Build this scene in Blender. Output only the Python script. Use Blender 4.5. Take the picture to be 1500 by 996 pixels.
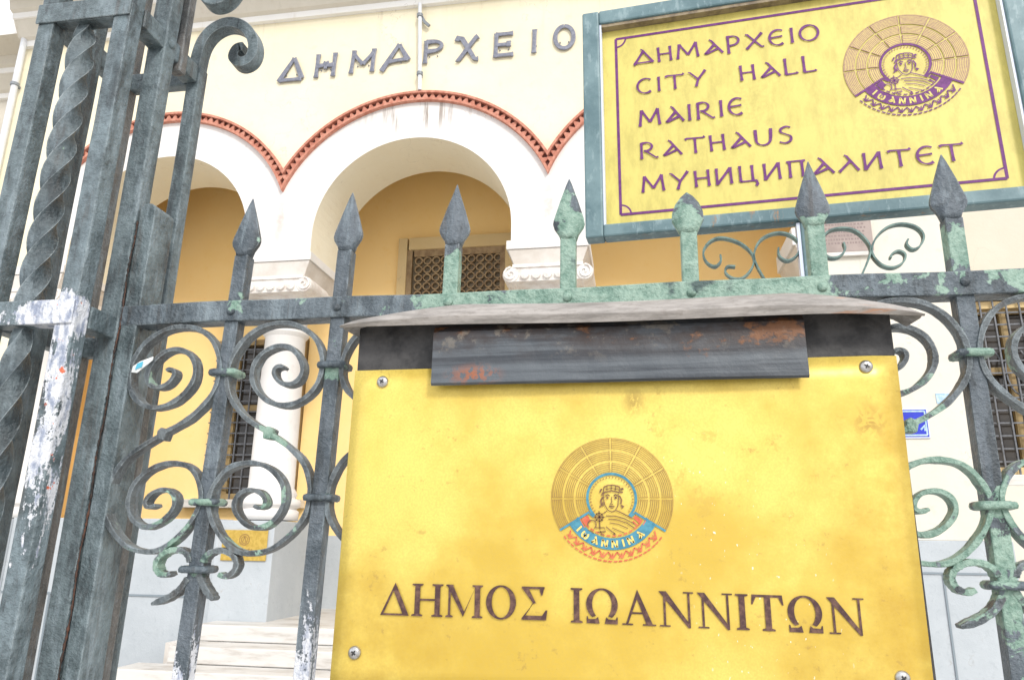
import bpy, bmesh, math, random
from math import sin, cos, pi, radians, sqrt, atan2, hypot
from mathutils import Vector, Matrix

random.seed(7)
SC = bpy.context.scene
for o in list(bpy.data.objects):
    bpy.data.objects.remove(o)

# ------------------------------------------------------------------ camera
CAM_F, CAM_PITCH, CAM_ROLL, CAM_YAW = 1080.0, radians(15.3), radians(.73), radians(9.5)
cam_data = bpy.data.cameras.new('camera')
cam = bpy.data.objects.new('camera', cam_data)
SC.collection.objects.link(cam)
cam_data.sensor_fit = 'HORIZONTAL'
cam_data.sensor_width = 36.0
cam_data.lens = CAM_F / 1500.0 * 36.0
cam_data.clip_start = 0.02
cam_data.clip_end = 3000
_h = Vector((-sin(CAM_YAW), cos(CAM_YAW), 0)); _r0 = Vector((cos(CAM_YAW), sin(CAM_YAW), 0)); _z = Vector((0, 0, 1))
_w = cos(CAM_PITCH) * _h + sin(CAM_PITCH) * _z
_u0 = -sin(CAM_PITCH) * _h + cos(CAM_PITCH) * _z
_r = cos(CAM_ROLL) * _r0 + sin(CAM_ROLL) * _u0
_u = -sin(CAM_ROLL) * _r0 + cos(CAM_ROLL) * _u0
m = Matrix(((_r.x, _u.x, -_w.x, 0), (_r.y, _u.y, -_w.y, -.86), (_r.z, _u.z, -_w.z, 1.6), (0, 0, 0, 1)))
cam.matrix_world = m
SC.camera = cam

# ------------------------------------------------------------------ sky, sun, exposure
SUN_EL, SUN_AZ = radians(35), radians(150)      # azimuth clockwise from +Y
world = bpy.data.worlds.new('World'); SC.world = world
world.use_nodes = True
wn = world.node_tree
bgn = wn.nodes['Background']
sky = wn.nodes.new('ShaderNodeTexSky')
sky.sky_type = 'NISHITA'; sky.sun_disc = False
sky.sun_elevation = SUN_EL; sky.sun_rotation = SUN_AZ
sky.air_density = 1.0; sky.dust_density = 5.0; sky.ozone_density = 1.0
cl_n = wn.nodes.new('ShaderNodeTexNoise'); cl_n.inputs['Scale'].default_value = 2.2; cl_n.inputs['Detail'].default_value = 6
cl_m = wn.nodes.new('ShaderNodeMapRange'); cl_m.inputs[1].default_value = .2; cl_m.inputs[2].default_value = .6; cl_m.inputs[3].default_value = .72; cl_m.inputs[4].default_value = .95
mixn = wn.nodes.new('ShaderNodeMix'); mixn.data_type = 'RGBA'      # thin bright overcast over the clear sky
wn.links.new(cl_n.outputs[0], cl_m.inputs[0]); wn.links.new(cl_m.outputs[0], mixn.inputs[0])
wn.links.new(sky.outputs[0], mixn.inputs[6]); mixn.inputs[7].default_value = (7.0, 7.2, 7.6, 1)
wn.links.new(mixn.outputs[2], bgn.inputs[0])
bgn.inputs[1].default_value = 0.15
sl = bpy.data.lights.new('sun', 'SUN'); sun = bpy.data.objects.new('sun', sl); SC.collection.objects.link(sun)
sl.energy = 1.5; sl.angle = radians(11); sl.color = (1, .965, .91)
sdir = Vector((sin(SUN_AZ) * cos(SUN_EL), cos(SUN_AZ) * cos(SUN_EL), sin(SUN_EL)))
sun.location = sdir * 20
sun.rotation_euler = sdir.to_track_quat('Z', 'Y').to_euler()
SC.view_settings.view_transform = 'Standard'
SC.view_settings.look = 'None'
SC.view_settings.exposure = 0.48
SC.view_settings.gamma = 1
SC.view_settings.use_curve_mapping = False
SC.render.engine = 'CYCLES'
SC.render.resolution_x = 1024; SC.render.resolution_y = 679

# ------------------------------------------------------------------ materials
def srgb(r, g, b):
    f = lambda c: (c / 12.92) if c <= .04045 else ((c + .055) / 1.055) ** 2.4
    return (f(r / 255), f(g / 255), f(b / 255), 1)

class NT:
    def __init__(s, name):
        s.m = bpy.data.materials.new(name); s.m.use_nodes = True
        s.t = s.m.node_tree; s.n = s.t.nodes; s.b = s.n['Principled BSDF']
        s.pos = s.n.new('ShaderNodeNewGeometry').outputs['Position']
    def link(s, a, b): s.t.links.new(a, b)
    def val(s, v, inp):
        if hasattr(v, 'node'): s.link(v, inp)
        else: inp.default_value = v
    def noise(s, scale, detail=6, rough=.6, stretch=None, off=(0, 0, 0), dist=0):
        mp = s.n.new('ShaderNodeMapping'); s.link(s.pos, mp.inputs[0])
        mp.inputs['Location'].default_value = off
        if stretch: mp.inputs['Scale'].default_value = stretch
        t = s.n.new('ShaderNodeTexNoise'); s.link(mp.outputs[0], t.inputs['Vector'])
        t.inputs['Scale'].default_value = scale; t.inputs['Detail'].default_value = detail
        t.inputs['Roughness'].default_value = rough; t.inputs['Distortion'].default_value = dist
        return t.outputs[0]
    def math(s, op, a, b=0.0, clamp=False):
        t = s.n.new('ShaderNodeMath'); t.operation = op; t.use_clamp = clamp
        s.val(a, t.inputs[0]); s.val(b, t.inputs[1]); return t.outputs[0]
    def step(s, v, lo, hi, a=0.0, b=1.0):
        t = s.n.new('ShaderNodeMapRange'); t.interpolation_type = 'SMOOTHSTEP'
        s.val(v, t.inputs[0]); t.inputs[1].default_value = lo; t.inputs[2].default_value = hi
        t.inputs[3].default_value = a; t.inputs[4].default_value = b; return t.outputs[0]
    def mix(s, f, a, b):
        t = s.n.new('ShaderNodeMix'); t.data_type = 'RGBA'
        s.val(f, t.inputs[0]); s.val(a, t.inputs[6]); s.val(b, t.inputs[7]); return t.outputs[2]
    def blob(s, c, r, stretch=(1, 1, 1)):
        mp = s.n.new('ShaderNodeVectorMath'); mp.operation = 'SUBTRACT'
        s.link(s.pos, mp.inputs[0]); mp.inputs[1].default_value = c
        m2 = s.n.new('ShaderNodeVectorMath'); m2.operation = 'MULTIPLY'
        s.link(mp.outputs[0], m2.inputs[0]); m2.inputs[1].default_value = stretch
        l = s.n.new('ShaderNodeVectorMath'); l.operation = 'LENGTH'; s.link(m2.outputs[0], l.inputs[0])
        return s.step(l.outputs['Value'], 0, r, 1, 0)
    def bump(s, hgt, strength, dist=.002, prev=None):
        t = s.n.new('ShaderNodeBump'); t.inputs['Strength'].default_value = strength
        t.inputs['Distance'].default_value = dist; s.val(hgt, t.inputs['Height'])
        if prev: s.link(prev, t.inputs['Normal'])
        return t.outputs[0]
    def done(s, col, rough=.6, metal=0.0, normal=None, spec=.5):
        s.val(col, s.b.inputs['Base Color']); s.val(rough, s.b.inputs['Roughness']); s.val(metal, s.b.inputs['Metallic'])
        s.b.inputs['Specular IOR Level'].default_value = spec
        if normal: s.link(normal, s.b.inputs['Normal'])
        return s.m

def iron(name, green=0.0, gblobs=(), white=-1.0, wblobs=(), rust=0.0, dark=(.045, .063, .078, 1), light=(.14, .175, .20, 1), seed=0.0):
    t = NT(name)
    o = (seed, seed * 1.7, seed * .6)
    n1 = t.noise(14, 8, .62, off=o); n2 = t.noise(60, 5, .6, off=o); n3 = t.noise(230, 4, .65, off=o)
    base = t.mix(t.step(t.math('ADD', t.math('MULTIPLY', n1, .55), t.math('MULTIPLY', n2, .45)), .33, .68), dark, light)
    base = t.mix(t.math('MULTIPLY', t.step(n3, .52, .72), .32), base, (.22, .255, .285, 1))
    bz = t.noise(30, 6, .7, off=(seed, 9, 3), stretch=(1, 1, .22))
    base = t.mix(t.math('MULTIPLY', t.step(bz, .50, .66), .55), base, (.26, .32, .355, 1))
    base = t.mix(t.math('MULTIPLY', t.step(bz, .48, .36), .7), base, (.022, .029, .033, 1))
    run = t.step(t.noise(44, 5, .65, off=(seed, 4, 4), stretch=(1, 1, .10)), .56, .68)
    base = t.mix(t.math('MULTIPLY', run, .45), base, (.062, .046, .034, 1))
    bvn = t.n.new('ShaderNodeBevel'); bvn.samples = 4; bvn.inputs['Radius'].default_value = .0024
    dt = t.n.new('ShaderNodeVectorMath'); dt.operation = 'DOT_PRODUCT'
    ge = t.n.new('ShaderNodeNewGeometry'); t.link(bvn.outputs[0], dt.inputs[0]); t.link(ge.outputs['Normal'], dt.inputs[1])
    edge = t.step(t.math('SUBTRACT', 1.0, dt.outputs['Value']), .03, .16)
    base = t.mix(t.math('MULTIPLY', edge, t.step(n2, .40, .60, .3, .95)), base, (.42, .48, .50, 1))
    # green undercoat showing through the peeled top coat
    gn = t.math('ADD', t.math('MULTIPLY', t.noise(21, 9, .6, off=(3 + seed, 1, 2), dist=.6), .75), t.math('MULTIPLY', n2, .25))
    amt = green
    for c, r, k, st in gblobs:
        amt = t.math('ADD', amt, t.math('MULTIPLY', t.blob(c, r, st), k))
    g = t.math('ADD', gn, amt)
    gm = t.step(g, .625, .645)
    gcol = t.mix(t.step(t.math('ADD', t.math('MULTIPLY', n2, .6), t.math('MULTIPLY', n3, .4)), .36, .62), (.12, .225, .175, 1), (.285, .41, .335, 1))
    gcol = t.mix(t.step(n1, .58, .66), gcol, (.05, .09, .085, 1))
    col = t.mix(gm, base, gcol)
    hgt = t.math('MULTIPLY', gm, -.5)
    # chips of old white primer
    w = t.math('ADD', t.math('ADD', t.math('MULTIPLY', t.noise(26, 9, .68, off=(7, seed, 5), stretch=(1, 1, .28), dist=.5), .8), t.math('MULTIPLY', n3, .2)), white)
    for c, r, k, st in wblobs:
        w = t.math('ADD', w, t.math('MULTIPLY', t.blob(c, r, st), k))
    wm = t.step(w, .60, .625)
    wcol = t.mix(t.step(t.noise(90, 5, .65, off=(1, 2, 3), stretch=(1, 1, .4)), .46, .62), (.66, .68, .72, 1), (.28, .32, .42, 1))
    wcol = t.mix(t.step(t.noise(60, 4, .6, off=(9, 9, 1)), .66, .68), wcol, (.62, .13, .05, 1))
    col = t.mix(wm, col, wcol)
    hgt = t.math('SUBTRACT', hgt, t.math('MULTIPLY', wm, .6))
    # rust pits
    rm = t.step(t.math('ADD', t.noise(33, 7, .7, off=(2, 8, seed)), rust), .70, .74)
    col = t.mix(rm, col, t.mix(n3, (.05, .022, .012, 1), (.25, .10, .04, 1)))
    nr = t.bump(n2, .7, .006); nr = t.bump(n3, .9, .0026, nr); nr = t.bump(hgt, .8, .0012, nr)
    rough = t.math('ADD', t.math('MULTIPLY', n2, .3), .24)
    return t.done(col, rough, 0.0, nr, .55)

def plain(name, a, b=None, scale=30, rough=.6, bump=.2, bscale=120, bd=.002, metal=0.0, stretch=None, spec=.5, lo=.35, hi=.65):
    t = NT(name)
    n = t.noise(scale, 6, .62, stretch=stretch)
    col = t.mix(t.step(n, lo, hi), a, b) if b else a
    nr = t.bump(t.noise(bscale, 4, .6, stretch=stretch), bump, bd) if bump else None
    return t.done(col, rough, metal, nr, spec)

STM = (1, 1, 1)
RAILG = [((-.21, .0, 1.89), .12, .19, (1, 1, 1)), ((.02, 0, 1.89), .33, .30, (1, 1, 1)), ((.20, 0, 1.90), .07, .10, (1, 1, 1)),
         ((.30, 0, 1.90), .06, .10, STM), ((.37, 0, 1.92), .08, .15, STM), ((.45, 0, 1.905), .08, .19, STM), ((-.51, 0, 1.9), .03, .2, STM),
         ((-.215, .01, 1.93), .045, .25, STM), ((-.06, .01, 1.925), .035, .3, STM), ((.078, .01, 1.945), .05, .35, STM), ((.228, .01, 1.955), .055, .35, STM), ((.38, .01, 1.94), .05, .14, STM)]
M = {}
M['rail'] = iron('weathered_rail_paint', 0, RAILG, rust=-.02, seed=1.3)
BARG = RAILG + [((.385, .01, 1.56), .16, .22, (1, 1, .8)), ((-.535, 0, 1.56), .03, .2, STM), ((-.378, 0, 1.81), .035, .2, STM)]
M['bar'] = iron('weathered_bar_paint', -.03, BARG, white=-.2, wblobs=[((-.536, 0, 1.42), .19, .33, (1, 1, 1)), ((-.383, 0, 1.42), .26, .40, (2.0, 1, 1)), ((-.533, 0, 1.68), .012, .25, STM), ((-.38, 0, 1.69), .012, .25, STM)], seed=2.1, light=(.13, .155, .18, 1))
SCG = [((-.6, 0, 1.58), .1, .12, STM), ((-.45, 0, 1.58), .1, .15, STM), ((-.45, 0, 1.72), .05, .1, STM), ((.30, 0, 1.60), .2, .2, STM), ((.30, 0, 1.72), .12, .15, STM), ((.45, 0, 1.7), .15, .13, STM), ((-.53, 0, 1.565), .05, .12, STM)]
M['scroll'] = iron('weathered_scroll_paint', .005, SCG, rust=.015, seed=4.4, dark=(.045, .057, .066, 1), light=(.155, .18, .19, 1))
M['collar'] = iron('collar_paint', .09, [((.38, 0, 1.7), .3, .12, STM)], rust=.03, seed=5.2)
M['pier'] = iron('pier_paint', -.06, [], white=-.25, seed=6.6, rust=.0, dark=(.042, .063, .070, 1), light=(.165, .215, .232, 1))
M['pierwhite'] = iron('pier_front_paint', -.04, [], white=-.25, wblobs=[((-.70, -.08, 1.80), .13, .36, (1, 1, .45)), ((-.71, -.08, 1.872), .07, .30, (1, 1, 1.6)), ((-.80, -.08, 1.872), .1, .26, (1, 1, 1.6)), ((-.70, -.078, 1.55), .16, .28, (1, 1, .5))], seed=8.1, dark=(.042, .063, .070, 1), light=(.18, .235, .26, 1))
M['pierback'] = iron('pier_back_paint', -.1, [], rust=.03, seed=3.1, dark=(.055, .055, .05, 1), light=(.17, .16, .15, 1))
M['twist'] = iron('twisted_bar_paint', -.05, [], seed=9.4, dark=(.05, .07, .08, 1), light=(.155, .195, .21, 1))

M['weld'] = plain('rusty_weld', (.02, .016, .014, 1), (.10, .042, .025, 1), 30, rough=.7, bump=.5)
def brass():
    t = NT('worn_brass')
    n1 = t.noise(5, 6, .6, off=(1, 0, 4)); n2 = t.noise(26, 8, .7); n3 = t.noise(160, 3, .6)
    col = t.mix(t.step(n1, .36, .62), (.61, .42, .06, 1), (.82, .645, .15, 1))
    e = t.math('ADD', t.blob((-.33, -.033, 1.46), .26, STM), t.math('ADD', t.blob((.28, -.033, 1.47), .3, STM), t.blob((.29, -.033, 1.72), .2, STM)))
    e = t.math('MULTIPLY', e, t.step(n2, .25, .75))
    col = t.mix(t.math('MULTIPLY', e, .8, True), col, (.46, .28, .03, 1))
    st = t.step(t.math('ADD', n2, t.math('MULTIPLY', t.math('ADD', t.blob((.06, -.033, 1.66), .14, STM), t.blob((.23, -.033, 1.73), .1, STM)), .09)), .63, .70)
    col = t.mix(t.math('MULTIPLY', st, .45), col, (.52, .34, .06, 1))
    gr = t.step(t.noise(420, 2, .6), .35, .65, .0, .30)
    col = t.mix(gr, col, (.56, .40, .09, 1))
    dirt = t.step(t.math('ADD', t.math('MULTIPLY', n3, .5), t.math('MULTIPLY', n2, .5)), .585, .65)
    col = t.mix(t.math('MULTIPLY', dirt, .35), col, (.33, .2, .06, 1))
    # one long dark scuff near the top and pale drips of old paint
    sc = t.math('MULTIPLY', t.blob((.001, -.033, 1.754), .024, (1.3, 1, 1.1)), t.step(t.noise(120, 6, .7, stretch=(1, 1, .5)), .42, .5))
    col = t.mix(t.math('MULTIPLY', sc, .6), col, (.24, .14, .03, 1))
    sc2 = t.math('MULTIPLY', t.blob((.247, -.033, 1.726), .026, (1, 1, .9)), t.step(t.noise(70, 5, .65, dist=1), .46, .56))
    col = t.mix(t.math('MULTIPLY', sc2, .7), col, (.36, .21, .04, 1))
    ws = t.math('MULTIPLY', t.math('ADD', t.blob((.13, -.033, 1.52), .13, (1.2, 1, .8)), t.blob((.06, -.033, 1.645), .1, STM), True), t.step(t.noise(260, 2, .5, off=(4, 4, 4), stretch=(1, 1, .6)), .715, .735))
    col = t.mix(ws, col, (.85, .84, .72, 1))
    nr = t.bump(n2, .12, .002); nr = t.bump(t.noise(7, 3, .5), .5, .006, nr); nr = t.bump(n3, .10, .0008, nr)
    return t.done(col, t.math('ADD', t.math('MULTIPLY', n2, .35), .22), .25, nr, .5)
M['brass'] = brass()
M['brass_edge'] = plain('brass_edge', (.5, .33, .06, 1), (.62, .43, .1, 1), metal=.4, rough=.45)
M['engrave'] = plain('engraved_letters', (.06, .026, .026, 1), (.16, .085, .06, 1), 160, rough=.7, bump=.3, bscale=400, bd=.0006, lo=.4, hi=.7)
M['line'] = plain('engraved_line', (.40, .25, .05, 1), (.30, .17, .05, 1), 90, bump=0)
M['dkline'] = plain('dark_engraved_line', (.12, .06, .035, 1), (.22, .12, .05, 1), 120, bump=0)
M['blue'] = plain('emblem_blue', (.035, .18, .27, 1), (.07, .27, .36, 1), 150, bump=0)
M['red'] = plain('emblem_red', (.52, .09, .045, 1), (.62, .17, .08, 1), 150, bump=0)
M['gold'] = plain('emblem_gold', (.78, .58, .16, 1), None, bump=0)

def flap():
    t = NT('rusty_sheet_metal')
    n1 = t.noise(16, 8, .65, stretch=(.7, 1, 1.3)); n2 = t.noise(70, 6, .7); n3 = t.noise(40, 6, .65, stretch=(.08, 1, 2.5))
    z = t.n.new('ShaderNodeSeparateXYZ'); t.link(t.pos, z.inputs[0])
    up = t.step(z.outputs[2], 1.79, 1.83)
    base = t.mix(t.step(n3, .35, .65), (.035, .042, .052, 1), (.10, .115, .13, 1))
    base = t.mix(t.math('MULTIPLY', up, t.step(n1, .35, .6)), base, (.035, .022, .018, 1))
    r = t.step(t.math('ADD', t.math('ADD', n1, t.math('MULTIPLY', n2, .25)), t.math('MULTIPLY', up, .10)), .775, .84)
    r = t.math('MULTIPLY', r, t.step(z.outputs[2], 1.785, 1.81))
    r2 = t.math('MULTIPLY', t.blob((-.18, -.05, 1.785), .034, (.8, 1, 2.0)), t.step(n2, .47, .52))
    col = t.mix(r, base, t.mix(n2, (.06, .022, .01, 1), (.24, .10, .035, 1)))
    col = t.mix(t.math('MULTIPLY', r2, .8), col, (.34, .10, .03, 1))
    gr = t.math('MULTIPLY', t.step(t.noise(22, 7, .7, off=(5, 5, 5)), .55, .62), up)
    col = t.mix(t.math('MULTIPLY', gr, .5), col, (.22, .19, .15, 1))
    nr = t.bump(n1, .4, .004); nr = t.bump(n2, .5, .0015, nr)
    return t.done(col, .5, .1, nr)
M['flap'] = flap()
M['backing'] = plain('blackened_board', (.015, .015, .016, 1), (.06, .058, .058, 1), 30, rough=.55, bump=.4)
def canopy_mat():
    t = NT('weathered_zinc_edge')
    n = t.noise(60, 6, .7, stretch=(.25, 1, 2.2)); n2 = t.noise(190, 4, .7, stretch=(.4, 1, 1))
    col = t.mix(t.step(n, .3, .7), (.20, .185, .17, 1), (.40, .37, .345, 1))
    col = t.mix(t.math('MULTIPLY', t.step(n2, .5, .7), .5), col, (.19, .17, .15, 1))
    o = t.math('MULTIPLY', t.step(t.noise(24, 5, .6, stretch=(.35, 1, 3)), .57, .63), t.blob((.27, -.06, 1.85), .12, (1, .5, 1)))
    col = t.mix(t.math('MULTIPLY', o, .7), col, (.45, .2, .09, 1))
    return t.done(col, .65, 0, t.bump(n2, .5, .0015))
M['canopy'] = canopy_mat()
M['steel'] = plain('screw_steel', (.55, .55, .55, 1), (.35, .33, .3, 1), 200, rough=.3, metal=.85, bump=0)
M['hole'] = plain('screw_recess', (.03, .03, .03, 1), None, bump=0)

def sign_yellow():
    t = NT('yellow_sign_sheet')
    n = t.noise(46, 7, .72, stretch=(1, 1, .35)); n2 = t.noise(9, 5, .6); n3 = t.noise(150, 3, .6)
    col = t.mix(t.step(n, .40, .68), (.66, .565, .15, 1), (.53, .45, .115, 1))
    col = t.mix(t.math('MULTIPLY', t.math('MULTIPLY', t.step(n2, .45, .7), t.step(n3, .4, .65)), .4), col, (.44, .36, .09, 1))
    return t.done(col, .5, 0.0, t.bump(n3, .1, .001))
M['signyellow'] = sign_yellow()
M['purple'] = plain('purple_paint', (.105, .012, .13, 1), (.16, .03, .18, 1), 120, rough=.6, bump=0)
M['plum'] = plain('worn_plum_line', (.26, .11, .14, 1), (.40, .24, .16, 1), 240, rough=.6, bump=0)
M['mauve'] = plain('faded_purple', (.64, .52, .17, 1), (.56, .43, .17, 1), 200, rough=.6, bump=0)
def frame_mat():
    t = NT('teal_painted_frame')
    n = t.noise(12, 7, .65); n2 = t.noise(90, 5, .65, stretch=(1, 1, .35))
    col = t.mix(t.step(n, .35, .65), (.085, .155, .175, 1), (.165, .255, .275, 1))
    col = t.mix(t.math('MULTIPLY', t.step(n2, .54, .66), .45), col, (.32, .42, .44, 1))
    r = t.math('MULTIPLY', t.step(t.noise(60, 6, .7, stretch=(1, 1, .22), off=(2, 2, 2)), .60, .66), t.blob((.27, .2, 2.07), .26, (.7, 1, 2)))
    col = t.mix(t.math('MULTIPLY', r, .75), col, (.34, .17, .06, 1))
    return t.done(col, .5, 0, t.bump(n2, .3, .0015))
M['frame'] = frame_mat()
M['framein'] = plain('bare_frame_lining', (.30, .24, .15, 1), (.16, .12, .08, 1), 60, bump=.3)
M['thin'] = plain('thin_scroll_paint', (.06, .12, .115, 1), (.16, .26, .23, 1), 70, rough=.45)
M['paper'] = plain('white_paper', (.75, .78, .78, 1), None, rough=.7, bump=0)
M['paperblue'] = plain('blue_print', (.10, .45, .62, 1), None, rough=.7, bump=0)

def stucco(name, a, b, c=None, bump=.25, scale=1.2, streak=0.0, cracks=.4):
    t = NT(name)
    n = t.noise(scale, 7, .65); n2 = t.noise(scale * 9, 6, .65)
    col = t.mix(t.step(n, .35, .68), a, b)
    if c: col = t.mix(t.math('MULTIPLY', t.step(n2, .56, .72), .5), col, c)
    if streak:
        s1 = t.step(t.noise(11, 5, .7, stretch=(1, 1, .07)), .49, .63)
        bl = t.blob((-1.95, 5.2, 5.58), .75, (.9, 1, 2.6))
        col = t.mix(t.math('MULTIPLY', t.math('MULTIPLY', s1, bl), streak), col, (.24, .19, .15, 1))
        sj = t.math('ADD', t.blob((-3.28, 5.2, 4.55), .42, (4.5, 1, 1)), t.blob((-.70, 5.2, 4.55), .42, (4.5, 1, 1)))
        col = t.mix(t.math('MULTIPLY', t.math('MULTIPLY', sj, t.step(n2, .3, .6)), .42), col, (.50, .30, .24, 1))
    vo = t.n.new('ShaderNodeTexVoronoi'); vo.feature = 'DISTANCE_TO_EDGE'; vo.inputs['Scale'].default_value = 1.1
    wv = t.n.new('ShaderNodeVectorMath'); wv.operation = 'ADD'; t.link(t.pos, wv.inputs[0])
    nv = t.n.new('ShaderNodeTexNoise'); nv.inputs['Scale'].default_value = 3.0; nv.inputs['Detail'].default_value = 5; t.link(t.pos, nv.inputs['Vector']); t.link(nv.outputs[1], wv.inputs[1])
    t.link(wv.outputs[0], vo.inputs['Vector'])
    crack = t.math('MULTIPLY', t.step(vo.outputs['Distance'], .0, .006, 1, 0), t.step(n, .50, .60))
    col = t.mix(t.math('MULTIPLY', crack, cracks), col, (.30, .25, .19, 1))
    sz = t.n.new('ShaderNodeSeparateXYZ'); t.link(t.pos, sz.inputs[0])
    drip = t.math('MULTIPLY', t.step(t.noise(7, 6, .7, stretch=(1, 1, .06), off=(3, 0, 0)), .54, .72), t.step(sz.outputs[2], 5.9, 6.8))
    col = t.mix(t.math('MULTIPLY', drip, .30), col, (.46, .38, .26, 1))
    nr = t.bump(n2, bump, .01); nr = t.bump(t.noise(scale * 60, 4, .6), bump, .003, nr)
    return t.done(col, .85, 0, nr, .3)
M['cream'] = stucco('cream_stucco', (.80, .725, .53, 1), (.84, .775, .59, 1), (.70, .62, .45, 1))
M['white'] = stucco('white_limewash', (.71, .69, .66, 1), (.78, .76, .74, 1), (.60, .57, .54, 1), streak=.9)
M['intrados'] = stucco('intrados_plaster', (.80, .74, .58, 1), (.82, .77, .62, 1), (.72, .64, .48, 1), bump=.4)
M['porch'] = stucco('ochre_porch_wall', (.96, .67, .28, 1), (.97, .70, .32, 1), (.93, .62, .23, 1), cracks=.08)
M['porchlow'] = stucco('peach_porch_wall', (.84, .62, .36, 1), (.86, .65, .40, 1), None)
M['ceiling'] = stucco('porch_ceiling', (.88, .82, .68, 1), (.89, .84, .70, 1), None, cracks=.1)
M['rightwall'] = stucco('pale_cream_wall', (.66, .625, .54, 1), (.71, .675, .59, 1), (.58, .54, .45, 1))
M['wingwall'] = stucco('beige_wing_wall', (.62, .56, .46, 1), (.66, .60, .5, 1), None)
M['cornice'] = stucco('cornice_plaster', (.60, .56, .48, 1), (.66, .62, .54, 1), (.5, .47, .4, 1))
M['cornicewhite'] = stucco('cornice_white', (.80, .79, .76, 1), (.82, .81, .79, 1), None)
M['dado'] = stucco('pale_blue_dado', (.44, .475, .50, 1), (.49, .525, .55, 1), (.35, .385, .41, 1), bump=.3, scale=2.5)
M['groove'] = plain('dado_joint', (.22, .26, .29, 1), None, bump=0)
M['marble'] = plain('veined_marble', (.64, .62, .585, 1), (.40, .36, .315, 1), 5, rough=.5, bump=.2, bscale=40, bd=.004, stretch=(.5, 1, 3), lo=.45, hi=.75)
M['capmarble'] = plain('capital_marble', (.76, .73, .69, 1), (.62, .55, .50, 1), 12, rough=.6, bump=.4, bscale=40, bd=.01, lo=.4, hi=.75)
M['impost'] = plain('impost_stone', (.70, .66, .61, 1), (.58, .53, .47, 1), 4, rough=.7, bump=.2, bscale=30, bd=.006)
M['brick'] = plain('red_brick', (.44, .16, .105, 1), (.58, .27, .19, 1), 22, rough=.8, bump=.4, bscale=50, bd=.006)
M['brickdark'] = plain('dark_brick_recess', (.10, .036, .028, 1), (.16, .06, .045, 1), 20, rough=.9, bump=0)
M['pipe'] = plain('white_pipe', (.72, .75, .78, 1), (.62, .64, .67, 1), 6, rough=.4, bump=0)
M['clampm'] = plain('pipe_clamp', (.22, .24, .26, 1), None, rough=.5, bump=0)
M['letter'] = plain('blue_grey_metal_letters', (.16, .17, .215, 1), (.24, .25, .30, 1), 30, rough=.5, bump=.2, bscale=80, bd=.004, metal=.2)
M['doorframe'] = stucco('door_surround', (.62, .47, .24, 1), (.66, .51, .28, 1), None)
M['wood'] = plain('brown_lattice_wood', (.22, .14, .07, 1), (.34, .24, .13, 1), 14, rough=.6, bump=.2)
M['doordark'] = plain('brown_door_back', (.12, .085, .045, 1), (.19, .14, .075, 1), 6, rough=.5, bump=0)
M['glass'] = plain('dark_glass', (.025, .022, .02, 1), (.05, .04, .03, 1), 3, rough=.12, bump=0)
M['grille'] = plain('grey_grille', (.085, .09, .10, 1), (.15, .155, .17, 1), 30, rough=.5, bump=0)
M['shutter'] = plain('ochre_shutter', (.27, .185, .08, 1), (.36, .26, .12, 1), 8, rough=.7, bump=.1)
M['enamel'] = plain('blue_enamel', (.012, .025, .42, 1), (.02, .04, .5, 1), 8, rough=.3, bump=0)
M['enamelwhite'] = plain('white_enamel', (.65, .70, .82, 1), None, rough=.3, bump=0)
M['lightblue'] = plain('pale_blue_sticker', (.28, .46, .62, 1), (.5, .62, .7, 1), 30, rough=.4, bump=0)
M['inscr'] = plain('inscribed_marble', (.29, .23, .205, 1), (.36, .29, .26, 1), 8, rough=.6, bump=.2)
M['inscrline'] = plain('inscription_cut', (.24, .18, .17, 1), None, bump=0)
def ground_mat():
    t = NT('pale_paving')
    n = t.noise(.7, 7, .6); n2 = t.noise(9, 6, .6)
    br = t.n.new('ShaderNodeTexBrick'); t.link(t.pos, br.inputs['Vector'])
    br.inputs['Scale'].default_value = 1.6; br.inputs['Mortar Size'].default_value = .012
    br.inputs['Color1'].default_value = (.58, .56, .525, 1); br.inputs['Color2'].default_value = (.52, .50, .47, 1); br.inputs['Mortar'].default_value = (.25, .24, .22, 1)
    col = t.mix(t.math('MULTIPLY', t.step(n, .35, .7), .4), br.outputs[0], (.36, .34, .32, 1))
    return t.done(col, .8, 0, t.bump(n2, .2, .004))
M['ground'] = ground_mat()

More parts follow.
